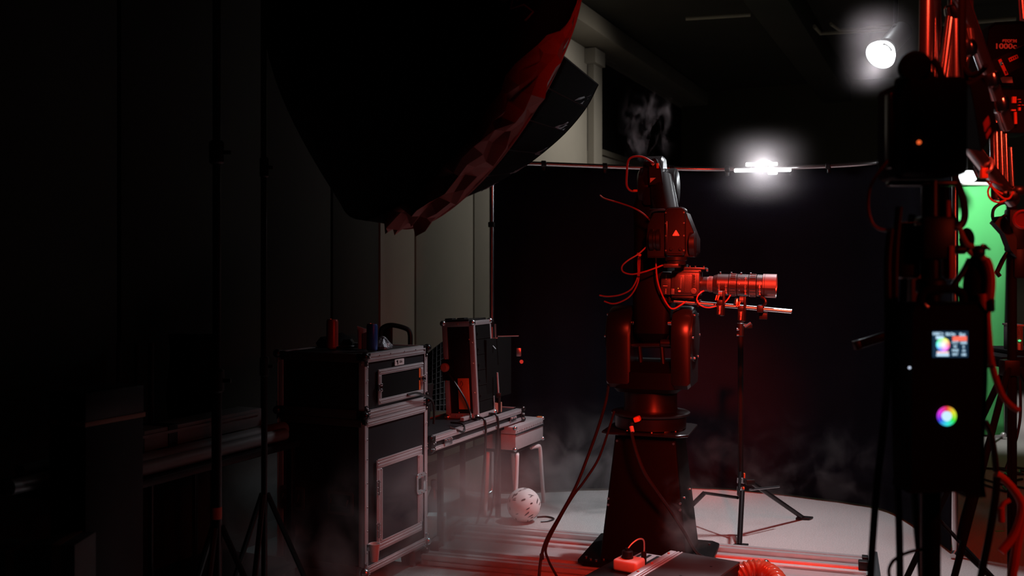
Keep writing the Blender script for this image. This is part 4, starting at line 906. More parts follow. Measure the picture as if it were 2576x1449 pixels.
# monitor panel behind with its thin bright arm
root = thing('dark_monitor', 'dark monitor beside the upright case with a thin bright bar across it', 'monitor', TMx @ V(-.06, 1.0, tz1))
b = MB(TMx); b.box((-.075, .98, tz1 + .27), (.03, .36, .36), .006); b.build('monitor_back', 'blk_matte', root)
b = MB(TMx); b.cyl((-.05, .95, tz1), (-.05, .95, tz1 + .12), .012, n=10); b.build('post', 'blk', root)
b = MB(); b.cyl(P(1252, 846, 6.0), P(1305, 845, 6.0), .004, n=8); b.cyl(P(1200, 857, 5.99), P(1252, 850, 6.0), .004, n=8); b.cyl(P(1246, 815, 6.0), P(1247, 850, 6.0), .006, n=8); b.build('bar', 'steel', root)
b = MB(); b.cyl(P(1310, 910, 6.0), P(1312, 910, 5.98), .012, n=12); b.box(P(1305, 886, 6.0), (.03, .01, .05), .003); b.build('button', 'steel', root)
b = MB(); b.tube([P(1220, 858, 5.98), P(1235, 866, 5.96), P(1247, 878, 5.95)], .004, 6); b.build('lead', 'steel', root)
root = thing('steel_rod_stand', 'short steel rod with a slanted silver foot behind the shallow case edge', 'stand', P(1254, 1000, 5.95))
b = MB(); b.cyl(P(1251, 937, 5.95), P(1254, 992, 5.95), .006, n=10); b.build('rod', 'alu', root)
b = MB(); b.box(P(1254, 994, 5.95), (.03, .03, .03), .004); b.build('clamp', 'blk', root)
b = MB(TMx); b.boxp((-.115, .56, tz1 + .0), (-.09, .93, tz1 + .02), .002); b.build('foot_bar', 'alu', root)
p = TMx @ V(-.085, .965, tz1 + .001); root = thing('tape_roll', 'brown tape roll standing on the shallow case near its far corner', 'tape roll', p)
b = MB(); b.lathe([(.037, 0), (.044, .002), (.044, .058), (.037, .06), (.028, .06), (.028, 0), (.037, 0)], p, (0, 0, 1), 28); b.build('roll', 'copper', root)

# silver case on the stool, stool, ball
AO = V(.0216, 6.0, .408); AM = frame(AO, E1, E2, UP); AW, AD, AH = .20, .44, .142
root = thing('silver_case', 'small silver aluminium case on the white-legged stool', 'case', AM @ V(-AW / 2, AD / 2, 0))
b = MB(AM); b.boxp((-AW, 0, 0), (0, AD, AH * .66), .004); b.build('case_body', 'alu_case', root)
b = MB(AM); b.boxp((-AW - .001, -.001, AH * .68), (.001, AD + .001, AH), .005); b.build('case_lid', 'alu_case', root)
b = MB(AM); b.boxp((.0, .0, AH * .64), (.006, AD, AH * .72), .001)
for k in range(12): b.cyl((.003, .02 + k * .036, AH * .80), (.006, .02 + k * .036, AH * .80), .004, n=8)
b.build('seam_rail', 'steel', root)
for y in (0, AD):
    for z in (.006, AH - .006):
        b = MB(AM); b.sphere((-.004, y, z), .014, 10); b.build('corner_ball', 'steel', root)
b = MB(AM); b.box((-.02, AD - .01, AH + .002), (.035, .03, .008), .003); b.build('yellow_tab', 'wood', root)
AZ = frame((AO.x, AO.y, 0), E1, E2, UP)
root = thing('white_stool', 'small stool with bent white tube legs under the silver case', 'stool', AZ @ V(-AW / 2, AD / 2, 0))
b = MB(AZ); b.boxp((-AW - .02, .02, .385), (-.01, AD - .02, .405), .006); b.build('seat', 'blk', root)
for x0 in (-.015, -AW - .01):
    for y, yf in ((.05, -.02), (AD - .05, AD + .01)):
        b = MB(AZ); b.tube([V(x0 - .02, y + (.05 if y < .2 else -.07), .372), V(x0, y + (.01 if y < .2 else -.02), .372), V(x0 + .008, y + (-.012 if y < .2 else .012), .355), V(x0 + .012, (y + yf) / 2, .2), V(x0 + .015, yf, .003)], .0125, 12); b.build('leg', 'whitepaint', root)
bc = P(1318, 1258, 5.92); bc.z = .101
root = thing('football', 'white ball with dark scuffed patches on the carpet by the stool', 'ball', bc)
b = MB(); bmesh.ops.create_icosphere(b.bm, subdivisions=4, radius=.1, matrix=Matrix.Translation(bc)); ball = b.build('ball_skin', 'white', root)
rr = random.Random(11)
for k in range(34):                                 # dark flecks and stripes wrapped on the skin
    while True:
        d = V(rr.uniform(-1, 1), rr.uniform(-1, .3), rr.uniform(-1, 1)).normalized()
        if d.y < .2: break
    u = d.orthogonal().normalized(); w = d.cross(u); an = rr.uniform(-.9, .1); t_ = u * math.cos(an) + w * math.sin(an)
    L = rr.uniform(.009, .021) * (1.8 if k == 0 else 1); W = rr.uniform(.0028, .006); b = MB(); s_ = d.cross(t_).normalized()
    pts = [(-L, 0), (-L * .5, W), (L * .4, W * .7), (L, 0), (L * .3, -W), (-L * .6, -W * .6)]
    b.ring_stack([[bc + (d * .1 + t_ * x + s_ * y).normalized() * q_ for x, y in pts] for q_ in (.0985, .1012)]); b.build('patch', 'blk', ball)
b = MB(); b.tube([bc + V(.10, -.02, -.095), bc + V(.15, .0, -.095), bc + V(.18, .05, -.095), bc + V(.14, .10, -.095), bc + V(.08, .09, -.095)], .005, 6); tag(b.build('loose_cord', 'rubber'), 'short loose cord on the carpet beside the ball', 'cord')
# spray bottle and small box in the fog
p = P(1091, 1266, 5.9); p.z = 0
root = thing('spray_bottle', 'blue plastic bottle on the carpet behind the flight cases', 'bottle', p)
b = MB(); b.lathe([(.036, 0), (.04, .01), (.04, .13), (.034, .16), (.016, .20), (.014, .215)], p, (0, 0, 1), 24); b.build('bottle_body', 'bottle', root)
b = MB(); b.lathe([(.018, .214), (.018, .25), (.012, .255)], p, (0, 0, 1), 16); b.build('cap', 'bottle', root)
p = P(1099, 1320, 5.6); p.z = 0
root = thing('paper_box', 'small pale box on the carpet in the fog by the flight cases', 'box', p)
b = MB(); b.boxp(p + V(-.05, -.04, 0), p + V(.05, .04, .12), .003); b.build('carton', 'cup', root)
b = MB(); b.boxp(p + V(-.052, -.042, .10), p + V(.052, .042, .124), .003); b.build('carton_lid', 'paper', root)
# office chair behind the cases
chx, chy = -.70, 6.16
root = thing('office_chair', 'black mesh office chair behind the flight cases', 'chair', (chx, chy, 0))
def cb(u, v): 
    x = -.60 + .30 * u; z = .62 + .50 * v - (.10 * (1 - u) ** 2 * v) ; z -= .0
    return V(x, chy + .10 - .06 * math.sin(u * PI) + .08 * v, z - .12 * (1 - u) * v)
b = MB(); b.grid(cb, 16, 16); bk = b.build('backrest', 'mesh', root, solid=.006)
b = MB()
for k in range(13): b.tube([cb(k / 12, j / 8) + V(0, -.005, 0) for j in range(9)], .003, 5, smooth=False); b.tube([cb(j / 8, k / 12) + V(0, -.005, 0) for j in range(9)], .003, 5, smooth=False)
b.build('mesh_weave', 'grey', bk)
b = MB(); b.box((chx, chy - .16, .47), (.46, .44, .08), .03); b.build('seat', 'mesh', root)
b = MB(); b.tube([P(956, 905, 5.95), P(958, 850, 5.95), P(962, 826, 5.95), P(985, 818, 5.95), P(1020, 826, 5.95), P(1031, 838, 5.95), P(1032, 870, 5.95), P(1030, 905, 5.95)], .015, 10); b.build('armrest', 'blk', root)
b = MB(); b.box(P(972, 850, 5.96), (.075, .02, .14), .01); b.build('headrest_post', 'blk', root)
b = MB(); b.cyl((chx, chy - .14, .10), (chx, chy - .14, .44), .025); b.build('gas_column', 'blk', root)
for k in range(5):
    an = k * 2 * PI / 5; c = V(chx, chy - .14, .07); d = V(math.cos(an), math.sin(an), 0)
    b = MB(); b.tube([c + V(0, 0, .03), c + d * .27], .018, 8, smooth=False); b.build('base_arm', 'blk', root)
    b = MB(); b.cyl(c + d * .27 + V(-.015, 0, -.04), c + d * .27 + V(.015, 0, -.04), .03, n=16); b.build('caster', 'blk', root)

# ================================================================== DARK CLUTTER ALONG wall_left
CMx = frame(V(-1.437, 3.51, 0), E2, -E1, UP)
root = thing('equipment_cart', 'dark low cart carrying tubes and rails beside the panelled wall', 'cart', CMx @ V(.6, .25, 0))
b = MB(CMx); b.boxp((-.1, 0, .69), (1.15, .5, .72), .005); b.boxp((-.1, 0, .14), (1.15, .5, .17), .005); b.build('shelf_deck', 'blk', root)
for x in (-.07, 1.12):
    for y in (.03, .47):
        b = MB(CMx); b.box((x, y, .38), (.03, .03, .66), .003); b.build('post', 'blk_metal', root)
        b = MB(CMx); b.cyl((x, y - .015, .03), (x, y + .015, .03), .03, n=16); b.build('caster', 'blk', root)
for k, (y, z, r, x0, x1, m, lab) in enumerate(((.05, .75, .028, -.15, 1.1, 'grey', 'grey tube at the near edge of the dark cart'), (.13, .755, .034, -.1, 1.2, 'grey', 'thick grey tube second on the dark cart'), (.23, .75, .028, -.2, 1.05, 'alu', 'silvery tube in the middle of the dark cart'), (.42, .75, .028, 0., 1.22, 'grey', 'grey tube at the wall edge of the dark cart'))):
    b = MB(CMx); b.cyl((x0, y, z), (x1, y, z), r, n=18, chamfer=.003); tag(b.build('metal_tube', m), lab, 'tube', 'tubes on the dark cart')
root = thing('rail_bundle', 'grey slotted rail strapped across the tubes of the dark cart', 'rail', CMx @ V(.5, .20, .8))
b = MB(CMx); b.box((.52, .20, .832), (1.05, .13, .08), .004); b.boxp((.02, .128, .845), (1.02, .134, .856)); b.build('rail_bar', 'grey', root)
for x in (.30, .48):
    b = MB(CMx); b.box((x, .20, .832), (.05, .142, .09), .003); b.build('strap', 'blk', root)
for k, (px, py, Y, sx, sy, lab) in enumerate(((45, 1402, 3.0, .17, .10, 'pale card box on the floor in the dark, farthest along the wall side'), (160, 1385, 2.95, .11, .10, 'pale card box in the dark next to a larger one'))):
    p = P(px, py, Y); r_ = thing('card_box', lab, 'box', (p.x, Y, 0), 'pale boxes in the dark')
    b = MB(); b.boxp((p.x - sx / 2, Y - sy / 2, 0), (p.x + sx / 2, Y + sy, p.z + .03), .003); b.build('carton', 'grey', r_)
    b = MB(); b.boxp((p.x - .012, Y - sy / 2 - .002, 0.0), (p.x + .012, Y + sy + .002, p.z + .032)); b.build('tape_strip', 'copper', r_)
p = P(246, HY, 3.2); zc = CH - (975 - HY) * 3.2 / F
root = thing('travel_trunk', 'tall dark trunk with a rimmed lid standing at the near end of the dark cart', 'trunk', (p.x, 3.2, 0))
UMt = frame(V(p.x, 3.2, 0), E1, E2, UP)
b = MB(UMt); b.boxp((-.075, -.12, .05), (.075, .12, zc - .10), .004); b.build('trunk_body', 'laminate', root)
b = MB(UMt); b.boxp((-.077, -.122, zc - .095), (.077, .122, zc), .006); b.build('trunk_lid', 'laminate', root)
b = MB(UMt); b.boxp((-.08, -.125, zc - .105), (.08, .125, zc - .09), .001); b.build('rim', 'copper', root)
b = MB(UMt); b.box((0, -.128, zc - .10), (.04, .010, .05), .003); b.build('latch', 'blk_metal', root)
for x in (-.055, .055):
    for y in (-.1, .1):
        b = MB(UMt); b.cyl((x - .012, y, .026), (x + .012, y, .026), .026, n=16); b.build('caster', 'blk', root)
for px, lab in ((300, 'dark upright pole behind the cart, first of three toward the wall'), (345, 'dark upright pole behind the cart, middle of three'), (380, 'dark upright pole behind the cart, last of three beside the taped stand')):
    p = P(px, HY, 4.15); b = MB(); b.cyl((p.x, 4.15, 0), (p.x, 4.15, CH - (862 - HY) * 4.15 / F), .012, n=12); tag(b.build('metal_pole', 'blk_metal'), lab, 'pole', 'poles behind the cart')
p = P(485, 1000, 4.9); root = thing('hanging_jacket', 'dark jacket draped over a stand behind the taped stand', 'jacket', (p.x, 4.6, 0))
b = MB(); b.grid(lambda u, v: V(p.x - .02 + .22 * u + .01 * math.sin(9 * v), 4.62 + .03 * math.sin(u * 9), 1.2 - .55 * v), 14, 10); b.build('cloth', 'blk_matte', root, solid=.02)
b = MB(); b.cyl((p.x + .09, 4.65, 0), (p.x + .09, 4.65, 1.2), .012); b.build('stand_pole', 'blk_metal', root)

# ================================================================== TRIPOD STAND BY THE BACKDROP
SX, SY = P(1863, HY, 5.62).x, 5.62
root = thing('tripod_stand', 'bare black tripod stand on the carpet below the long lens', 'stand', (SX, SY, 0))
zz_ = lambda py: CH - (py - HY) * SY / F
b = MB(); b.cyl((SX, SY, zz_(1205)), (SX, SY, zz_(845)), .0155, n=20); b.build('column', 'blk_metal', root)
b = MB(); b.cyl((SX, SY, zz_(846)), (SX, SY, zz_(812)), .021, n=16, chamfer=.004); b.cyl((SX, SY, zz_(812)), (SX, SY, zz_(806)), .012, n=12); b.build('top_collar', 'blk', root)
b = MB(); b.cyl((SX - .025, SY - .01, zz_(828)), (SX - .012, SY - .01, zz_(828)), .008, n=10); b.cyl((SX - .025, SY - .01, zz_(842)), (SX - .01, SY - .01, zz_(842)), .007, n=10); b.cyl((SX + .02, SY - .01, zz_(822)), (SX + .055, SY - .01, zz_(812)), .008, n=10); b.build('clamp_screw', 'steel', root)
b = MB(); b.box((SX + .04, SY, zz_(820)), (.05, .02, .025), .004); b.build('clamp_lever', 'blk', root)
b = MB(); b.cyl((SX, SY, zz_(1215)), (SX, SY, zz_(1200)), .022, n=16, chamfer=.003); b.cyl((SX, SY, zz_(1255)), (SX, SY, zz_(1222)), .02, n=16, chamfer=.003); b.build('base_collar', 'chrome', root)
b = MB(); b.box((SX + .055, SY, zz_(1213)), (.05, .025, .03), .004); b.build('knob', 'blk', root)
b = MB(); b.box((SX + .020, SY - .005, zz_(1196)), (.008, .012, .028), .002); b.box((SX + .012, SY - .02, zz_(1226)), (.010, .012, .014), .002); b.build('orange_tab', 'orange', root)
F1 = P(1860, 1372, 5.38); F1.z = .008
b = MB(); b.cyl(V(F1.x, F1.y, .012), V(SX + .002, SY - .03, CH - (1238 - HY) * 5.58 / F), .0145, n=16); b.cyl(V(F1.x, F1.y + .02, .28), V(SX, SY, .36), .009, n=10); lg = b.build('leg', 'blk_metal', root)
b = MB(); b.prism([(-.045, -.02), (.03, -.025), (.055, .02), (.01, .03), (-.03, .015)], (F1.x, F1.y, .002), (1, 0, 0), (0, 1, 0), .012, .003); b.build('foot', 'blk', lg)
F2 = P(2020, 1302, 5.98); F2.z = .008
b = MB(); b.cyl(F2, V(SX + .06, SY + .02, .30), .0135, n=14); b.build('leg', 'blk_metal', root)
b = MB(); b.prism([(-.05, -.02), (.03, -.03), (.065, .01), (.01, .03), (-.03, .02)], (F2.x, F2.y, .002), (1, 0, 0), (0, 1, 0), .012, .003); b.build('foot', 'blk', root)
F3 = P(1700, 1310, 5.9); F3.z = .008
b = MB(); b.cyl(P(1772, 1240, 5.8), P(1856, 1252, 5.55), .009, n=12); b.cyl(P(1772, 1240, 5.8), F3, .0135, n=12); b.build('leg', 'blk_metal', root)
b = MB(); b.cyl(P(1886, 1232, 5.6), P(1960, 1224, 5.75), .006, n=10); b.build('brace', 'steel', root)

# ================================================================== CLEAR / CHROME TRUSS
TY = 3.1
def U(px, py, Y=TY): return P(px, py, Y)
root = thing('lighting_truss', 'shiny aluminium truss of crossing tubes reflecting red light, hanging from the ceiling', 'truss', U(2400, 100))
def tb(name, a, c, r, m='truss', n=18): b = MB(); b.cyl(a, c, r, n=n, chamfer=min(.004, r * .2)); return b.build(name, m, root)
topz = lambda px, Y: V((px - CX) / F * Y, Y, CEIL)
def extend(a, c):                                        # lengthen a tube up to the ceiling
    d = (a - c); k = (CEIL - a.z) / d.z; return a + d * k
for a, c, r in ((U(2334, 0), U(2330, 330), .026), (U(2350, 0, 3.3), U(2362, 290, 3.3), .022), (U(2404, 30), U(2406, 262), .024)):
    tb('chord', extend(a, c), c, r)
for a, c, r in ((U(2396, 22), U(2362, 290), .018), (U(2412, 40), U(2432, 125), .016), (U(2430, 130), U(2405, 262), .015), (U(2432, 0), U(2445, 118), .016), (U(2335, 190), U(2380, 240), .014), (U(2440, 0, 3.3), U(2436, 118, 3.2), .012)):
    tb('brace', a, c, r)
a, c = U(2440, 60), U(2534, 322, 3.3)
tb('chord', extend(a, c), c, .023)
tb('boom_tube', U(2378, 292), U(2548, 506, 3.4), .026)
for px, py, Y in ((2404, 30, TY), (2430, 122, TY), (2488, 200, 3.2), (2512, 262, 3.25), (2383, 300, TY), (2477, 425, 3.3)):
    p = U(px, py, Y); b = MB(); b.lathe([(.024, -.025), (.032, -.018), (.034, .0), (.028, .022), (.02, .028)], p, V(.25, .1, -1), 18); b.build('coupler', 'chrome', root)
for px, y0, y1, r, Y in ((2500, 268, 505, .016, 3.35), (2514, 330, 500, .013, 3.4), (2527, 336, 495, .010, 3.4), (2540, 370, 480, .010, 3.45)):
    tb('chord', U(px, y0, Y), U(px + 6, y1, Y), r)
b = MB(); b.tube([U(2474, 430, 3.27), U(2484, 432, 3.24), U(2493, 425, 3.23), U(2497, 408, 3.24), U(2490, 398, 3.27)], .006, 8); b.build('hoop', 'alu', root)
b = MB(); b.box(U(2475, 432, 3.25), (.022, .02, .045), .004); b.build('hoop_clip', 'orange', root)
for px, py, s_ in ((2537, 492, .05), (2520, 488, .04), (2555, 480, .04)):
    b = MB(); b.box(U(px, py, 3.35), (s_, .05, s_ * .8), .008); b.build('joint_clamp', 'blk_metal', root)
# thin wires around the boom joint
G = 'thin orange wires at the boom joint'
def wire(pts, lab, r=.0032, m='orangecable'): b = MB(); b.tube(pts, r, 6); tag(b.build('thin_wire', m), lab, 'wire', G)
W = lambda x, y: U(x, y, 3.3)
wire([W(2494, 462), W(2486, 478), W(2487, 492), W(2496, 504), W(2512, 509), W(2530, 504)], 'orange wire loop hanging lowest over the green screen corner')
wire([W(2492, 464), W(2503, 480), W(2515, 492), W(2527, 500), W(2540, 498), W(2549, 482)], 'orange wire curving under the clamp at the boom joint')
wire([W(2476, 430), W(2480, 448), W(2490, 464), W(2505, 478), W(2522, 488)], 'orange wire running along the boom from its clip to the joint')
# black strap, hanging ballast
root = thing('hanging_ballast', 'flat black ballast box hanging before the truss, one face lit red', 'ballast', P(2460, 290, 2.6))
def hb_(Yf, Yl, Yr, k=0.):
    top = [P(2440, 214, Yf), P(2480, 190, Yr), P(2455, 186, Yr + .10), P(2413, 206, Yl)]
    bot = [P(2468, 381, Yf), P(2509, 322, Yr), P(2480, 318, Yr + .10), P(2431, 374, Yl)]
    return [bot, [b_.lerp(t_, .04) for b_, t_ in zip(bot, top)], [b_.lerp(t_, .96) for b_, t_ in zip(bot, top)], top]
b = MB(); b.ring_stack(hb_(2.47, 2.60, 2.56)); hb0 = b.build('ballast_body', 'blk_matte', root)
b = MB(); b.ring_stack([[q_ + V(.001 * s_, -.002 * s_, 0) for q_ in (P(2442, 217, 2.468), P(2479, 193, 2.557), P(2507, 321, 2.557), P(2468, 377, 2.468))] for s_ in (.5, 1)]); b.build('side_panel', 'robot', hb0)  # glossier plate added so this face alone shows the red light
def onface(u, v): return P(2440, 214, 2.468).lerp(P(2468, 381, 2.468), v).lerp(P(2480, 190, 2.558).lerp(P(2509, 322, 2.558), v), u)
for u0, v0, u1, v1 in ((.30, .66, .62, .80), (.34, .86, .60, .93)):
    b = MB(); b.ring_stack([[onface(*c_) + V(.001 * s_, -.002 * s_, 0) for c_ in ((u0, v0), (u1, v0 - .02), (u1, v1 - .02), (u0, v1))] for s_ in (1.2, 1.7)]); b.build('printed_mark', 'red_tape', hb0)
b = MB(); b.tube([P(2421, -30, 2.6), P(2420, 60, 2.6), P(2421, 140, 2.6), P(2426, 200, 2.6)], .011, 8); b.tube([P(2426, 170, 2.6), P(2445, 190, 2.55), P(2470, 178, 2.52), P(2480, 165, 2.5)], .007, 8); b.tube([P(2426, 190, 2.6), P(2405, 210, 2.6), P(2385, 235, 2.65)], .007, 8); b.build('strap', 'blk_matte', root)

# ================================================================== NEAR LIGHT STAND WITH LAMP HEAD AND CONTROLLER
NY = 2.25
def N(px, py, Y=NY): return P(px, py, Y)
c = N(2341, 700)
root = thing('heavy_light_stand', 'thick black light stand close to the camera carrying the controller', 'light stand', (c.x, NY, 0))
b = MB(); b.cyl((c.x, NY, .1), (c.x, NY, N(0, 560).z), .0215, n=24); b.build('column', 'blk_metal', root)
b = MB(); b.cyl((c.x, NY, N(0, 740).z), (c.x, NY, N(0, 700).z), .033, n=20, chamfer=.006); b.build('collar', 'blk', root)
b = MB(); b.cyl((c.x, NY, .62), (c.x, NY, .7), .033, n=20, chamfer=.006); b.build('collar', 'blk', root)
for k in range(3):
    an = k * 2.094 - .5; d = V(math.cos(an), math.sin(an), 0)
    b = MB(); b.tube([V(c.x, NY, .64) + d * .03, V(c.x, NY, .02) + d * .52], .014, 10, smooth=False); b.tube([V(c.x, NY, .15) + d * .02, V(c.x, NY, .30) + d * .28], .009, 8, smooth=False); lg = b.build('leg', 'blk_metal', root)
    b = MB(); b.sphere(V(c.x, NY, .02) + d * .52, .022, 12); b.build('foot', 'rubber', lg)
b = MB(); b.box(N(2309, 730, 2.35), (.042, .03, .075), .004); b.build('grey_bracket', 'grey', root)
b = MB(); b.box(N(2350, 600), (.075, .06, .10), .01); b.box(N(2280, 630, 2.28), (.05, .05, .13), .01); b.build('mount_block', 'blk', root)
b = MB(); b.cyl(N(2302, 564, 2.18), N(2316, 564, 2.18), .004, n=10); b.build('pin', 'chrome', root)
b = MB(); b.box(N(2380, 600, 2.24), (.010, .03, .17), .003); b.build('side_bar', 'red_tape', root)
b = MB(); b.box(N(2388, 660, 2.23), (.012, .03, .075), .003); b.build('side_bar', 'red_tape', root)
# lamp head
root = thing('studio_lamp', 'dark studio lamp head on the near stand with a tiny orange light', 'lamp', N(2320, 320))
b = MB(); b.box(N(2316, 330), (.132, .20, .215), .016); b.build('lamp_housing', 'blk_matte', root)
b = MB(); b.cyl(N(2302, 168, 2.15), N(2296, 172, 2.34), .034, n=26, chamfer=.006); b.build('lens_barrel', 'blk_matte', root)
b = MB(); b.box(N(2300, 215), (.06, .10, .05), .01); b.build('barrel_mount', 'blk_matte', root)
for px in (2238, 2399):
    b = MB(); b.box(N(px, 330), (.010, .035, .17), .003); b.build('yoke_arm', 'blk_metal', root)
b = MB(); b.box(N(2318, 462), (.15, .035, .012), .003); b.cyl(N(2341, 570), N(2341, 455), .02, n=16); b.build('yoke_base', 'blk_metal', root)
b = MB(); b.cyl(N(2312, 358, 2.152), N(2312, 358, 2.14), .0048, n=12); b.build('status_light', 'e_orange', root)
b = MB(); b.tube([N(2345, 150), N(2358, 165), N(2372, 200), N(2390, 245), N(2398, 280)], .008, 8); b.build('focus_lever', 'robot', root)
b = MB(); b.lathe([(.018, -.01), (.024, 0), (.024, .03), (.018, .035)], N(2388, 268, 2.2), (1, -.3, 0), 18); b.build('tilt_knob', 'blk', root)
# controller
KY = 2.14; ks = KY / F
def K(px, py, Y=KY): return P(px, py, Y)
root = thing('lamp_controller', 'black lamp controller box with a lit colour screen and glowing round dial', 'controller', K(2385, 1000))
def kpoly(pts): o_ = K(2385, 1000); return [((x - 2385) * ks, -(y - 1000) * ks) for x, y in pts]
b = MB(); b.prism(kpoly([(2303, 762), (2462, 760), (2481, 785), (2481, 960), (2474, 1100), (2474, 1225), (2478, 1250), (2430, 1252), (2420, 1236), (2284, 1240), (2290, 1218), (2292, 960), (2293, 790)]), K(2385, 1000), (1, 0, 0), (0, 0, 1), -.085, .006); body = b.build('controller_body', 'blk_matte', root)
b = MB(); b.tube([K(2316, 775, 2.18), K(2318, 745, 2.18), K(2335, 730, 2.18), K(2400, 728, 2.18), K(2420, 742, 2.18), K(2424, 772, 2.18)], .0095, 10); b.build('carry_handle', 'blk_matte', root)
b = MB(); b.box(K(2330, 772, 2.138), (.010, .006, .008), .002, rot=(0, .6, 0)); b.box(K(2326, 766, 2.138), (.006, .005, .006), .001); b.build('shiny_hinge', 'steel', root)
b = MB(); b.sphere(K(2288, 925, 2.136), .0028, 10); b.build('side_led', 'e_led', root)
sc_ = MB(); sc_.boxp(K(2347, 899, KY - .0025), K(2433, 833, KY + .002)); scr = sc_.build('screen', 'e_bg', root)
def scr_box(x0, y0, x1, y1, m, nm, Y=KY - .0028): b = MB(); b.boxp(K(x0, y1, Y - .0006), K(x1, y0, Y)); return b.build(nm, m, scr)
def scr_text(s_, px, py, h, m='e_pale', nm='screen_text'): return text(nm, s_, h * ks, frame(K(px, py, KY - .0032), (1, 0, 0), (0, 0, 1), (0, -1, 0)), m, scr, .0001, .00025)
scr_text('HSIC+', 2360, 840, 10); scr_text('SS:On', 2391, 841, 10); scr_text('Ext', 2421, 842, 11)
scr_box(2355, 845.5, 2374, 853, 'e_pale', 'menu_tab')
scr_box(2396.5, 846, 2432, 858, 'e_red', 'selected_row')
scr_text('INT', 2404, 852, 8.5, 'e_pink'); scr_text('100', 2424, 852.5, 8.5, 'e_pink')
for k, (l, r_) in enumerate((('CCT', '5600'), ('G/', '0'), ('HUE', '10'), ('SAT', '100'))):
    scr_text(l, 2403, 861.5 + k * 10, 8); scr_text(r_, 2424, 862.5 + k * 10, 8)
scr_box(2357, 884, 2386, 889, 'e_pink', 'slider'); scr_box(2356, 890, 2387, 896, 'e_pale', 'slider'); scr_box(2349, 884, 2355, 888, 'e_bg', 'slider')
wc = K(2372.5, 867, KY - .0034)
def disc(name, c_, r, m, par, r0=0, a=40):
    me = bpy.data.meshes.new(name); bm = bmesh.new()
    vs = [bm.verts.new((r * math.cos(2 * PI * k / a), 0, r * math.sin(2 * PI * k / a))) for k in range(a)]; ws = [bm.verts.new((r * math.cos(2 * PI * k / a), .0012, r * math.sin(2 * PI * k / a))) for k in range(a)]
    if r0:
        us = [bm.verts.new((r0 * math.cos(2 * PI * k / a), 0, r0 * math.sin(2 * PI * k / a))) for k in range(a)]
        for k in range(a): bm.faces.new((vs[k], vs[(k + 1) % a], us[(k + 1) % a], us[k]))
    else: bm.faces.new(vs)
    for k in range(a): bm.faces.new((vs[k], ws[k], ws[(k + 1) % a], vs[(k + 1) % a]))
    bm.to_mesh(me); bm.free(); me.materials.append(M[m]); o = bpy.data.objects.new(name, me); COL.objects.link(o)
    o.parent = par; o.matrix_parent_inverse = par.matrix_world.inverted() if par.type != 'EMPTY' else Matrix.Translation(-par.location); o.location = c_; return o
disc('colour_wheel', wc, 17 * ks, 'e_wheel', scr)
dl = disc('dial_ring', K(2382, 1047, KY - .004), 24.5 * ks, 'e_ring', root, 12 * ks)
dc = disc('dial_button', K(2382, 1047, KY - .006), 12.5 * ks, 'e_pale', root)
b = MB(); b.tube([K(2382, 1047, KY - .0066) + V(5.5 * ks * math.cos(a / 12 * 2 * PI), 0, 5.5 * ks * math.sin(a / 12 * 2 * PI)) for a in range(2, 13)], .5 * ks, 6); b.cyl(K(2382, 1047, KY - .0066), K(2382, 1041, KY - .0066), .5 * ks, n=6); b.build('power_symbol', 'blk', dc)
# clamp and strap behind the controller, topped with a ball knob
root = thing('grip_clamp', 'dark grip clamp with a peaked knob above the controller against the green screen', 'clamp', N(2455, 700, 2.3))
g_ = lambda x, y: N(x, y, 2.3)
b = MB(); b.tube([g_(2462, 640), g_(2455, 668), g_(2452, 700), g_(2450, 745), g_(2448, 790)], .02, 14, rfun=lambda t: .013 + .012 * math.sin(min(1, t * 1.25) * PI * .62)); b.build('clamp_body', 'blk_matte', root)
b = MB(); b.sphere(g_(2460, 634), .016, 14, (1.05, .9, 1.0)); b.build('clamp_jaw', 'blk', root)
b = MB(); b.sphere(g_(2474, 622), .0085, 14, (1.05, 1, .95)); b.prism([(0, -.004), (.013, -.008), (.014, -.0055), (.004, .004)], g_(2476, 621) + V(0, .004, 0), (1, 0, 0), (0, 0, 1), .008, .001); b.build('peaked_knob', 'blk', root)
b = MB(); b.sphere(g_(2468, 618) + V(0, -.006, 0), .004, 10); b.build('bright_tip', 'alu', root)
b = MB(); b.tube([g_(2440, 652), g_(2425, 680), g_(2405, 710), g_(2388, 732)], .007, 10); b.build('lever', 'blk', root)
b = MB(); b.tube([g_(2412, 570), g_(2422, 595), g_(2434, 615), g_(2448, 620)], .0065, 8); b.tube([g_(2436, 630), g_(2446, 640), g_(2455, 648)], .006, 8); b.build('side_strap', 'copper', root)
root = thing('dark_reflector', 'rounded black cover hanging beside the red backdrop pole, above the clamp', 'cover', N(2425, 605, 2.4))
b = MB(); b.sphere(N(2432, 602, 2.4), .021, 20, (.85, .8, 1.35)); b.build('cover_shell', 'blk_matte', root)
b = MB(); b.cyl(N(2404, 628, 2.38), N(2428, 628, 2.38), .011, n=14, chamfer=.002); b.build('cover_hinge', 'blk', root)
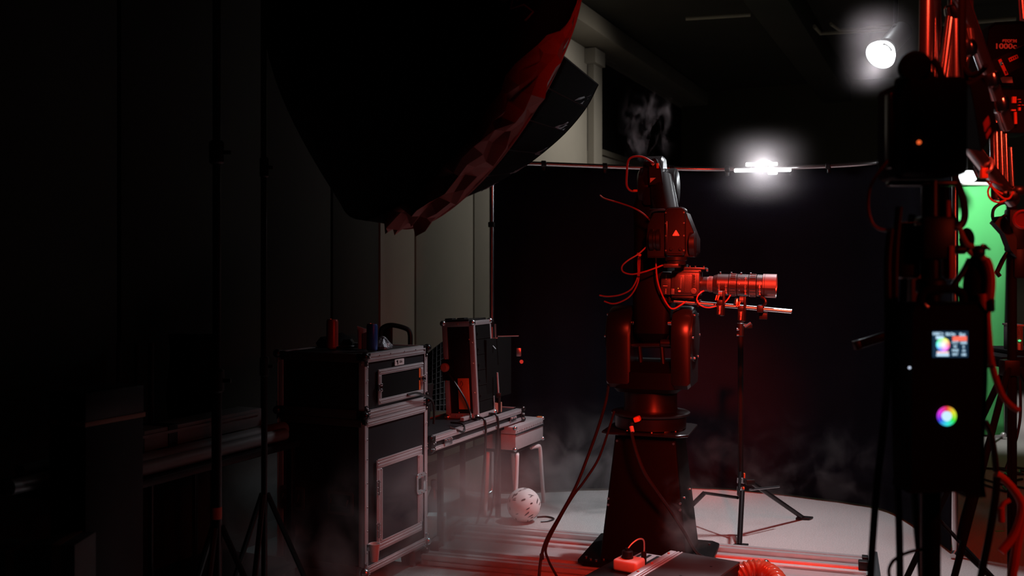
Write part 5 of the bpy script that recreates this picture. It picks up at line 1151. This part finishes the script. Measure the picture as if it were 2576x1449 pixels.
# hoses and cables round the near stand
G = 'dark cables around the near light stand'
cable('corrugated_hose', 'black corrugated hose curling down beside the red backdrop pole', [N(2384, 395, 2.5), N(2396, 430, 2.5), N(2412, 470, 2.5), N(2424, 510, 2.5), N(2427, 545, 2.5), N(2418, 566, 2.5), N(2402, 572, 2.5), N(2385, 560, 2.5)], .009, 'rubber', 'hose')
b = MB(); b.tube([N(2372, 470), N(2374, 510), N(2384, 545), N(2400, 566)], .014, 10); tag(b.build('black_strap', 'blk_matte'), 'broad black strap bowing toward the corrugated hose', 'strap')
cable('loop_cable', 'thin cable bowing out from the lamp head in a wide loop with a bright tip', [N(2238, 400), N(2222, 420), N(2200, 450), N(2187, 480), N(2184, 520), N(2192, 556), N(2208, 574), N(2232, 580), N(2245, 578)], .0034, 'redcable', group=G)
b = MB(); b.cyl(N(2230, 580, 2.246), N(2237, 580, 2.246), .004, n=10); tag(b.build('cable_tip', 'chrome'), 'bright tip at the end of the wide loop cable', 'plug')
cable('thick_cable', 'thick black cable hanging farthest out from the near stand down to the carpet', [N(2240, 575), N(2233, 660), N(2234, 800), N(2232, 960), N(2222, 1080), N(2206, 1220), N(2194, 1380), N(2188, 1500), N(2185, 1700), N(2190, 1900)], .0085, group=G)
cable('thick_cable', 'thick black cable second out from the near stand, hanging straight', [N(2262, 520), N(2252, 640), N(2250, 800), N(2252, 1000), N(2256, 1180), N(2262, 1330), N(2264, 1500), N(2262, 1700), N(2266, 1950)], .0085, group=G)
cable('thick_cable', 'thick black cable closest to the near stand, behind the controller', [N(2295, 540, 2.3), N(2276, 680, 2.3), N(2270, 860, 2.3), N(2280, 1030, 2.3), N(2296, 1180, 2.3), N(2306, 1320, 2.3), N(2318, 1449, 2.3), N(2325, 1600, 2.3)], .0085, group=G)
cable('thin_cable', 'thin black cable curling out low from the near stand', [N(2320, 1382), N(2290, 1388), N(2262, 1400), N(2243, 1416), N(2236, 1440), N(2246, 1475), N(2270, 1500)], .004, group=G)
root = thing('flag_arm', 'dark square arm sticking out sideways from behind the near stand', 'arm', N(2230, 845, 2.7))
a, c = N(2152, 869, 2.7), N(2300, 822, 2.7); d = (c - a).normalized()
b = MB(); b.M = frame(a, d, V(0, 1, 0), d.cross(V(0, 1, 0))); L = (c - a).length; b.boxp((0, -.012, -.011), (L, .012, .011), .003); b.build('square_tube', 'blk_metal', root)
b = MB(); b.M = frame(a, d, V(0, 1, 0), d.cross(V(0, 1, 0))); b.boxp((-.004, -.013, -.012), (.012, .013, .012), .002); b.build('end_cap', 'blk', root)
# orange cable over the clamp
G = 'orange cables by the controller'
b = MB(); b.tube([N(2470, 646, 2.27), N(2484, 662, 2.27), N(2492, 700, 2.27), N(2490, 745, 2.27), N(2484, 790, 2.28), N(2488, 850, 2.28), N(2492, 900, 2.28), N(2504, 950, 2.28), N(2522, 996, 2.28), N(2545, 1022, 2.28), N(2562, 1032, 2.28)], .008, 10, rfun=lambda t: .0105 if .06 < t < .38 else .0075)
tag(b.build('orange_cable', 'orangecable'), 'orange cable draped from the clamp down past the controller', 'cable', G)
b = MB(); b.tube([N(2470, 740, 2.27), N(2474, 770, 2.27), N(2478, 800, 2.27)], .0095, 10); tag(b.build('orange_cable', 'orangecable'), 'short orange cable end tucked beside the clamp', 'cable', G)
b = MB(); b.box(N(2494, 768, 2.26), (.010, .02, .03), .004); tag(b.build('cable_clip', 'blk'), 'black clip on the orange cable beside the green screen', 'clip')
b = MB(); b.box(N(2488, 921, 2.26), (.018, .012, .008), .002); tag(b.build('cable_hook', 'blk'), 'small black hook holding the orange cable to the controller side', 'hook')
O = lambda x, y: N(x, y, 2.5)
b = MB(); b.tube([O(2505, 1192), O(2528, 1208), O(2552, 1235), O(2568, 1262), O(2570, 1290), O(2560, 1325), O(2545, 1355), O(2518, 1388)], .0105, 10); tag(b.build('orange_cable', 'orangecable'), 'orange cable looping low in front of the dark floor', 'cable', G)
b = MB(); b.tube([O(2580, 1280), O(2572, 1310), O(2560, 1360), O(2552, 1410), O(2545, 1460), O(2540, 1560), O(2530, 1700)], .0115, 10); tag(b.build('orange_cable', 'orangecable'), 'orange cable running off below the low loop', 'cable', G)
root = thing('cable_connector', 'red cable connector dangling beside the low orange loop', 'connector', O(2516, 1290))
b = MB(); b.tube([O(2540, 1258), O(2526, 1266), O(2519, 1278)], .006, 8); b.build('lead', 'orangecable', root)
b = MB(); b.cyl(O(2518, 1276), O(2519, 1314), .0085, n=14, chamfer=.002); b.build('connector_shell', 'orangecable', root)
cable('black_cable', 'black cable slanting down past the controller to the carpet', [N(2508, 1200, 2.4), N(2503, 1260, 2.4), N(2488, 1350, 2.4), N(2468, 1449, 2.4), N(2455, 1540, 2.4), N(2450, 1700, 2.4)], .009)
b = MB(); b.tube([P(2443, 1245, 3.4), P(2425, 1310, 3.4), P(2416, 1358, 3.4)], .014, 10, smooth=False); tag(b.build('stand_leg', 'blk_matte'), 'loose dark leg leaning behind the controller', 'leg')
b = MB(); b.tube([P(2478, 1060, 2.5), P(2492, 1090, 2.5), P(2500, 1130, 2.5), P(2506, 1185, 2.5)], .008, 8); tag(b.build('short_cable', 'rubber'), 'short dark cable joining the controller back to the low orange loop', 'cable')
# bits of tape on the carpet
for px, py, a_, lab in ((2515, 1337, .1, 'small bright green tape on the carpet near the dangling connector'), (2392, 1375, 1.1, 'small green tape at the foot of the red backdrop pole')):
    Y = 1.5 * F / (py - HY); p = P(px, py, Y); b = MB(); b.box((p.x, p.y, .002), (.05, .014, .003), 0, rot=(0, 0, a_)); tag(b.build('floor_tape', 'greentape'), lab, 'tape', 'green tape marks')

# ================================================================== FAR RIG: STAND, LAMP WITH LETTERING, DEVICES
RY = 3.7
r_ = lambda x, y, Y=RY: P(x, y, Y)
c = r_(2546, 900)
root = thing('rig_stand', 'black tripod stand beside the green screen carrying small devices', 'light stand', (c.x, RY, 0))
b = MB(); b.cyl((c.x, RY, .15), (c.x, RY, r_(0, 500).z), .0165, n=18); b.cyl((c.x - .022, RY - .02, .5), (c.x - .022, RY - .02, r_(0, 930).z), .006, n=10); b.build('column', 'blk_matte', root)
b = MB(); b.box((c.x - .01, RY, r_(0, 925).z), (.06, .05, .06), .006); b.build('collar', 'blk', root)
for d in (V(-.42, -.30, 0), V(.45, -.2, 0), V(-.25, .42, 0)):
    b = MB(); b.tube([V(c.x, RY, r_(0, 925).z) + d * .05, V(c.x, RY, .02) + d * 1.15], .012, 10, smooth=False); b.tube([V(c.x, RY, .28), V(c.x, RY, .50) + d * .62], .008, 8, smooth=False); lg = b.build('leg', 'blk_matte', root)
    b = MB(); b.sphere(V(c.x, RY, .02) + d * 1.15, .018, 10); b.build('foot', 'rubber', lg)
b = MB(); b.tube([r_(2536, 508), r_(2514, 514), r_(2500, 526), r_(2497, 545), r_(2504, 556), r_(2530, 541)], .0058, 10); b.build('handle_loop', 'blk', root)
b = MB(); b.prism([((x - 2520) * RY / F, -(y - 560) * RY / F) for x, y in ((2488, 561), (2500, 546), (2514, 544), (2524, 560), (2545, 600), (2545, 650), (2530, 632), (2514, 590))], r_(2520, 560), (1, 0, 0), (0, 0, 1), .04, .004); b.build('bracket_arm', 'blk', root)
b = MB(); b.tube([r_(2534, 636), r_(2522, 655), r_(2508, 685)], .0085, 10, smooth=False); b.tube([r_(2506, 683), r_(2515, 695)], .008, 10, smooth=False); b.build('crank_handle', 'blk', root)
b = MB(); b.box(r_(2552, 580), (.06, .05, .16), .01); b.box(r_(2560, 660), (.05, .05, .12), .01); b.build('clamp_block', 'blk', root)
b = MB(); b.lathe([(.030, -.006), (.036, 0), (.030, .006), (.026, 0), (.030, -.006)], r_(2574, 552, 3.6), (-.3, -1, 0), 24); b.build('red_hoop', 'redcable', root)
LY = 3.9
root = thing('colour_lamp', 'boxy dark lamp at the frame edge lettered STORM 1000c', 'lamp', P(2540, 120, LY))
b = MB(); b.prism([((x - 2540) * LY / F, -(y - 120) * LY / F) for x, y in ((2476, 150), (2484, 70), (2500, 58), (2660, 50), (2670, 205), (2640, 250), (2490, 240))], P(2540, 120, LY), (1, 0, 0), (0, 0, 1), -.30, .01); lb = b.build('lamp_housing', 'blk_matte', root)
tm = lambda px, py: frame(P(px, py, LY - .002), (1, 0, 0), (0, 0, 1), (0, -1, 0))
text('lettering', 'STORM', 8.5 * LY / F, tm(2539.5, 103), 'text', lb, .0006, .0012, 36.5 * LY / F)
text('lettering', '1000c', 14.0 * LY / F, tm(2531.5, 116), 'text', lb, .0006, .0008, 52 * LY / F)
b = MB(); b.lathe([(.045, 0), (.06, .01), (.06, .05), (.045, .06)], P(2600, 250, 3.8), (0, 0, -1), 20); b.build('lamp_yoke', 'blk_metal', root)
root = thing('action_camera', 'small dark camera with lit lettering strip under the STORM lamp', 'camera', P(2540, 160, 3.6))
DM = frame(P(2535, 160, 3.55), V(.9, -.1, .42).normalized(), V(.1, .99, 0).normalized(), V(-.42, 0, .9).normalized())
b = MB(); b.M = DM; b.boxp((-.055, 0, -.035), (.085, .07, .035), .006); b.build('camera_body', 'blk_matte', root)
b = MB(); b.M = DM; b.lathe([(.022, 0), (.026, .01), (.026, .06), (.02, .065)], (-.055, .03, 0), (-1, 0, 0), 20); b.build('lens_tube', 'blk_metal', root)
b = MB(); b.M = DM; b.boxp((-.026, -.003, -.036), (-.014, .001, .026), .001); b.build('red_band', 'red_tape', root)
text('lettering', 'DJI', .017, DM @ frame((.03, -.0015, .008), (1, 0, 0), (0, 0, 1), (0, -1, 0)), 'orange', root, .0006, .0006) if False else None
b = MB(); b.M = DM; b.boxp((.008, -.002, .002), (.040, .0, .006)); b.boxp((.008, -.002, .012), (.040, .0, .016))
for k in range(5): b.boxp((.008 + k * .0076, -.002, .003), (.0112 + k * .0076, .0, .015))
b.build('lettering', 'orange', root)
b = MB(); b.cyl(P(2518, 160, 3.5), P(2521, 160, 3.5), .007, n=10); b.cyl(P(2530, 178, 3.5), P(2532, 186, 3.5), .003, n=8); b.cyl(P(2493, 170, 3.5), P(2499, 178, 3.5), .004, n=8); b.build('knob', 'chrome', root)
root = thing('grille_plate', 'pale perforated plate under the small camera', 'plate', P(2525, 204, 3.6))
b = MB(); 
for k in range(12): b.tube([P(2516 + k * 2.6, 194, 3.6), P(2522 + k * 2.2, 208, 3.6)], .0007, 4, smooth=False)
for k in range(7): b.tube([P(2517 + k * .9, 194 + k * 2.3, 3.6), P(2546 + k * .4, 194 + k * 2.3, 3.6)], .0007, 4, smooth=False)
b.build('perforation', 'paper', root)
b = MB(); b.boxp(*PB(2514, 190, 2552, 216, 3.62, .04), .003); b.build('plate_back', 'blk_matte', root)
root = thing('device_block', 'black device block with red lit panels below the perforated plate', 'device', P(2550, 265, 3.6))
b = MB(); b.boxp(*PB(2515, 225, 2600, 335, 3.62, .13), .006); db = b.build('device_body', 'blk_matte', root)
for x0, y0, x1, y1 in ((2547, 243, 2557, 259), (2561, 249, 2568, 251), (2564, 256, 2569, 257.5), (2562, 263.5, 2567, 265), (2571, 263.5, 2576, 265), (2563, 270, 2568, 278), (2545, 275, 2556, 279)):
    b = MB(); b.boxp(*PB(x0, y0, x1, y1, 3.612, .01)); b.build('red_panel', 'orange', db)
b = MB(); b.cyl(P(2554, 282, 3.6), P(2555, 312, 3.6), .0055, n=12); b.build('red_tube', 'orange', db)
b = MB(); b.tube([P(2512, 270, 3.55), P(2518, 290, 3.55), P(2521, 305, 3.55), P(2530, 312, 3.55), P(2538, 316, 3.55)], .003, 6); b.tube([P(2536, 256, 3.55), P(2528, 278, 3.55), P(2522, 300, 3.55)], .003, 6); b.build('bright_lead', 'steel', db)
b = MB(); b.boxp(*PB(2540, 295, 2543, 308, 3.55, .02)); b.build('bright_tab', 'chrome', db)
root = thing('red_softbox_side', 'red lit and tinted softbox side, shaped as a flag, cut by the frame corner above the STORM lamp', 'flag', P(2590, 10, 3.3))
b = MB(); b.prism([((x - 2580) * 3.3 / F, -(y - 10) * 3.3 / F) for x, y in ((2566, -60), (2574, 48), (2640, 60), (2640, -60))], P(2580, 10, 3.3), (1, 0, 0), (0, 0, 1), -.02, .002); b.build('fabric', 'quilt', root)  # flag shape stands for a red-lit softbox side, red in its colour
b = MB(); b.tube([P(2567, -60, 3.3), P(2575, 48, 3.3)], .006, 8, smooth=False); b.build('flag_rod', 'chrome', root)
b = MB(); b.cyl(P(2556, 124, 3.6), P(2600, 112, 3.6), .008, n=12, chamfer=.002); tag(b.build('red_rod', 'redcable'), 'short red rod poking in from the frame edge under the STORM lettering', 'rod')
# charger with vertical print
root = thing('battery_charger', 'grey charger box with a green light and vertical print at the frame edge', 'charger', P(2565, 850, 4.3))
b = MB(); b.boxp(*PB(2553, 819, 2574, 882, 4.3, .10), .003); cb_ = b.build('charger_body', 'grey', root)
b = MB(); q0 = P(2552.5, 819, 4.3); q1 = P(2574.5, 819, 4.3); w4 = .005
for dy in (0, .105): b.boxp(q0 + V(0, dy - .004, -.003), V(q1.x, q1.y + dy + .004, q1.z + .005))
for qx in (q0.x, q1.x - w4): b.boxp(V(qx, q0.y, q0.z - .003), V(qx + w4, q0.y + .105, q0.z + .005))
b.build('top_rim', 'alu', root)
text('print', 'SMALLRIG', 7.5 * 4.3 / F, frame(P(2563.5, 838, 4.297), (0, 0, -1), (1, 0, 0), (0, -1, 0)), 'paper', cb_, .0004, .0002) if False else None
text('print', 'BATTERY', 8 * 4.3 / F, frame(P(2563.5, 839, 4.297), (0, 0, -1), (1, 0, 0), (0, -1, 0)), 'greytext', cb_, .0004, .0002)
b = MB(); b.sphere(P(2565, 857, 4.295), .006, 12, (1.2, .5, .8)); b.build('green_light', 'e_green', root)
b = MB(); b.boxp(*PB(2561, 864, 2568, 881, 4.29, .02), .002); b.build('white_switch', 'white', root)
b = MB(); b.boxp(*PB(2520, 898, 2680, 925, 4.2, .5), .004); b.boxp(*PB(2549, 883, 2680, 899, 4.28, .3), .004); tag(b.build('device_shelf', 'blk_matte'), 'black shelf behind the rig stand holding the charger', 'shelf')
for k, (pts, lab) in enumerate((([P(2548, 985, 4.3), P(2553, 1010, 4.3), P(2554, 1030, 4.3), P(2548, 1060, 4.3)], 'short dark cable bowing beside the rig stand'), ([P(2563, 900, 4.3), P(2566, 960, 4.3), P(2567, 1040, 4.3), P(2560, 1090, 4.3), P(2548, 1130, 4.3), P(2530, 1180, 4.3)], 'long dark cable hanging from the shelf behind the rig stand'))):
    cable('hanging_cable', lab, pts, .006, 'rubber', group='cables by the rig stand')
b = MB()
rr = random.Random(4)
for k in range(5):
    y0 = 1175 + k * 14; Yk = 1.5 * F / (y0 - HY); b.tube([V(P(2490 + 20 * x, y0, Yk).x, Yk + rr.uniform(-.14, .14), .012) for x in range(6)], .009, 6)  # lies on the carpet
tag(b.build('cable_tangle', 'rubber'), 'tangle of dark cables on the floor behind the rig stand', 'cables')

# ================================================================== HAZE
def fog(name, label, lo, hi, dens, scale, t0, t1, zfall=None, color=(.95, .82, .82), stretch=(1, 1, 1), detail=4., edge=.25, aniso=.2, pw=1.):
    lo, hi = Vector(lo), Vector(hi); c = (lo + hi) / 2; s = (hi - lo) / 2
    b = MB(); b.boxp(-s, s)
    m = bpy.data.materials.new(name + '_volume'); m.use_nodes = True; nt = m.node_tree; nt.nodes.clear()
    N_ = nt.nodes.new; L_ = nt.links.new
    out = N_('ShaderNodeOutputMaterial'); vs = N_('ShaderNodeVolumeScatter'); vs.inputs['Color'].default_value = (*color, 1); vs.inputs['Anisotropy'].default_value = aniso  # pink of the red light put into the smoke's colour
    L_(vs.outputs[0], out.inputs['Volume'])
    tc = N_('ShaderNodeTexCoord'); mp = N_('ShaderNodeMapping'); mp.inputs['Scale'].default_value = stretch
    L_(tc.outputs['Object'], mp.inputs['Vector'])
    n = N_('ShaderNodeTexNoise'); n.inputs['Scale'].default_value = scale; n.inputs['Detail'].default_value = detail; n.inputs['Distortion'].default_value = .9
    L_(mp.outputs[0], n.inputs['Vector'])
    mr = N_('ShaderNodeMapRange'); mr.inputs['From Min'].default_value = t0; mr.inputs['From Max'].default_value = t1; L_(n.outputs['Fac'], mr.inputs['Value'])
    def M2(op, a, b_=None):
        q = N_('ShaderNodeMath'); q.operation = op; q.use_clamp = False
        (L_(a, q.inputs[0]) if hasattr(a, 'is_linked') else setattr(q.inputs[0], 'default_value', a))
        if b_ is not None: (L_(b_, q.inputs[1]) if hasattr(b_, 'is_linked') else setattr(q.inputs[1], 'default_value', b_))
        return q.outputs[0]
    sep = N_('ShaderNodeSeparateXYZ'); L_(tc.outputs['Object'], sep.inputs[0])
    val = mr.outputs[0]
    for ax, h in (('X', s.x), ('Y', s.y)):                      # soft sides
        e = N_('ShaderNodeMapRange'); e.interpolation_type = 'SMOOTHSTEP'; e.inputs['From Min'].default_value = h; e.inputs['From Max'].default_value = h * (1 - edge) if edge < 1 else 0.
        L_(M2('ABSOLUTE', sep.outputs[ax]), e.inputs['Value']); val = M2('MULTIPLY', val, e.outputs[0])
    e = N_('ShaderNodeMapRange'); e.interpolation_type = 'SMOOTHSTEP'; e.inputs['From Min'].default_value = s.z; e.inputs['From Max'].default_value = (-s.z if zfall else s.z * .3)
    L_(sep.outputs['Z'], e.inputs['Value'])
    zz = e.outputs[0]
    if zfall: zz = M2('POWER', zz, zfall)
    else:
        e2 = N_('ShaderNodeMapRange'); e2.interpolation_type = 'SMOOTHSTEP'; e2.inputs['From Min'].default_value = -s.z; e2.inputs['From Max'].default_value = -s.z * .3
        L_(sep.outputs['Z'], e2.inputs['Value']); zz = M2('MULTIPLY', zz, e2.outputs[0])
    val = M2('MULTIPLY', val, zz)
    if pw != 1: val = M2('POWER', val, pw)
    val = M2('MULTIPLY', val, dens); L_(val, vs.inputs['Density'])
    o = b.build(name, m); o.location = c; o['kind'] = 'stuff'; o['label'] = label; o['category'] = 'smoke'
    return o
fog('floor_smoke', 'low smoke, tinted pink for the red light, spreading over the floor around the cases and stool', (-1.8, 4.2, .01), (.24, 5.85, .78), 9.5, 3.0, .43, .68, 1.7, edge=.45, color=(1., .76, .76))
fog('rolling_smoke', 'clumpy smoke rolling up before the backdrop beside the pedestal', (-.10, 6.02, .01), (.80, 6.5, .72), 4.5, 4.2, .42, .66, 1.1, edge=.5)
pc = P(1735, 1300, 4.72); fog('smoke_puff', 'small smoke puff curling over the lower corner of the pedestal', pc - V(.17, .14, .22), pc + V(.17, .14, .22), 3.5, 7., .48, .72, edge=.8)
fog('smoke_plume', 'thin smoke plume rising off the top of the robot elbow', (.53, 4.85, 2.03), (.82, 5.2, 2.42), 4.5, 11., .57, .76, stretch=(1.3, 1.3, .7), edge=.8)
fog('drifting_smoke', 'faint wisps of smoke drifting before the backdrop by the tripod', (.95, 5.55, .02), (2.2, 6.05, .75), .8, 5.5, .53, .72, 1., edge=.4)
fog('halo_haze', 'local haze added for the halo of the tube lamp over the backdrop', P(1918, 422, 6.5) - V(.44, .4, .32), P(1918, 422, 6.5) + V(.44, .4, .32), 1.7, 1., -2., -1., edge=1., aniso=.3, pw=2.)  # haze volume added round the lamp to give it a halo
fog('halo_haze', 'local haze added for the halo round the spotlight bowl', LP - V(.30, .30, .30), LP + V(.30, .30, .30), 1.2, 1., -2., -1., edge=1., aniso=.3, pw=2.)  # second added volume, shaping the spotlight's halo

# ================================================================== LIGHT
def light(name, kind, loc, target, power, color, size=.3, angle=None, blend=.4):
    l = bpy.data.lights.new(name, kind); l.energy = power; l.color = color
    if kind == 'AREA': l.shape = 'DISK'; l.size = size
    else: l.shadow_soft_size = size
    if kind == 'SPOT': l.spot_size = math.radians(angle); l.spot_blend = blend
    o = bpy.data.objects.new(name, l); COL.objects.link(o); o.location = loc
    if target is not None: o.rotation_euler = (Vector(target) - Vector(loc)).to_track_quat('-Z', 'Y').to_euler()
    return o
WH = (.93, .95, 1.)
light('overhead_white', 'SPOT', (1.9, 5.65, 3.75), (.9, 5.2, 0), 460, WH, .10, 70, 1.)
light('spotlight_beam', 'SPOT', LP + LD * .03, (.7, 5.0, .5), 60, WH, .05, 62, .7)
light('tube_light', 'POINT', P(1920, 421, 6.56), None, 5.5, WH, .04)
light('wall_wash', 'SPOT', R3(-1.7, 9.2, 3.3), R3(-3.5, 8.6, 2.2), 90, (1, .95, .86), .2, 125, .9)
light('red_key', 'SPOT', (.75, 1.2, 3.2), (1.10, 4.8, 1.47), 2400, (1, .04, .018), .12, 14, 1.)
light('red_fill', 'SPOT', (.75, 1.2, 3.2), (1.30, 4.7, 1.40), 235, (1, .045, .02), .28, 44, .6)
light('red_side', 'SPOT', (2.7, 1.5, 2.3), (1.85, 3.6, .9), 75, (1, .06, .025), .15, 66, .6)
light('red_near', 'SPOT', (1.95, 1.25, 1.9), (1.08, 2.35, 1.2), 14, (1, .07, .028), .08, 44, .6)
light('red_low', 'SPOT', (.95, 3.2, 1.4), (.50, 4.9, .03), 100, (1, .03, .012), .12, 72, .95)
light('screen_light', 'SPOT', P(2436, 460, 8.2) + V(0, -.4, .5), P(2470, 700, 8.9), 150, (1, 1, .97), .1, 74, .6)
light('bay_light', 'SPOT', (5.6, 10.6, 3.6), (5.6, 10.4, 0), 200, (1, .93, .9), .2, 54, .6)

w = bpy.data.worlds.new('World'); S.world = w; w.use_nodes = True
w.node_tree.nodes['Background'].inputs[0].default_value = (.02, .018, .02, 1); w.node_tree.nodes['Background'].inputs[1].default_value = .05

# ================================================================== CAMERA
cd = bpy.data.cameras.new('camera'); cam_o = bpy.data.objects.new('camera', cd); COL.objects.link(cam_o)
cam_o.location = (0, 0, CH); cam_o.rotation_euler = (PI / 2, 0, 0)
cd.sensor_width = 36; cd.lens = 35.0; cd.shift_y = -(724.5 - HY) / 2576; cd.clip_start = .05; cd.clip_end = 60
cd.dof.use_dof = True; cd.dof.focus_distance = 4.95; cd.dof.aperture_fstop = 2.8
S.camera = cam_o
S.view_settings.view_transform = 'Standard'; S.view_settings.look = 'None'; S.view_settings.gamma = 1; S.view_settings.use_curve_mapping = False
S.view_settings.exposure = 0.
S.cycles.volume_step_rate = 2.; S.cycles.volume_max_steps = 128; S.cycles.volume_bounces = 0
S.cycles.max_bounces = 6; S.cycles.sample_clamp_indirect = 4.
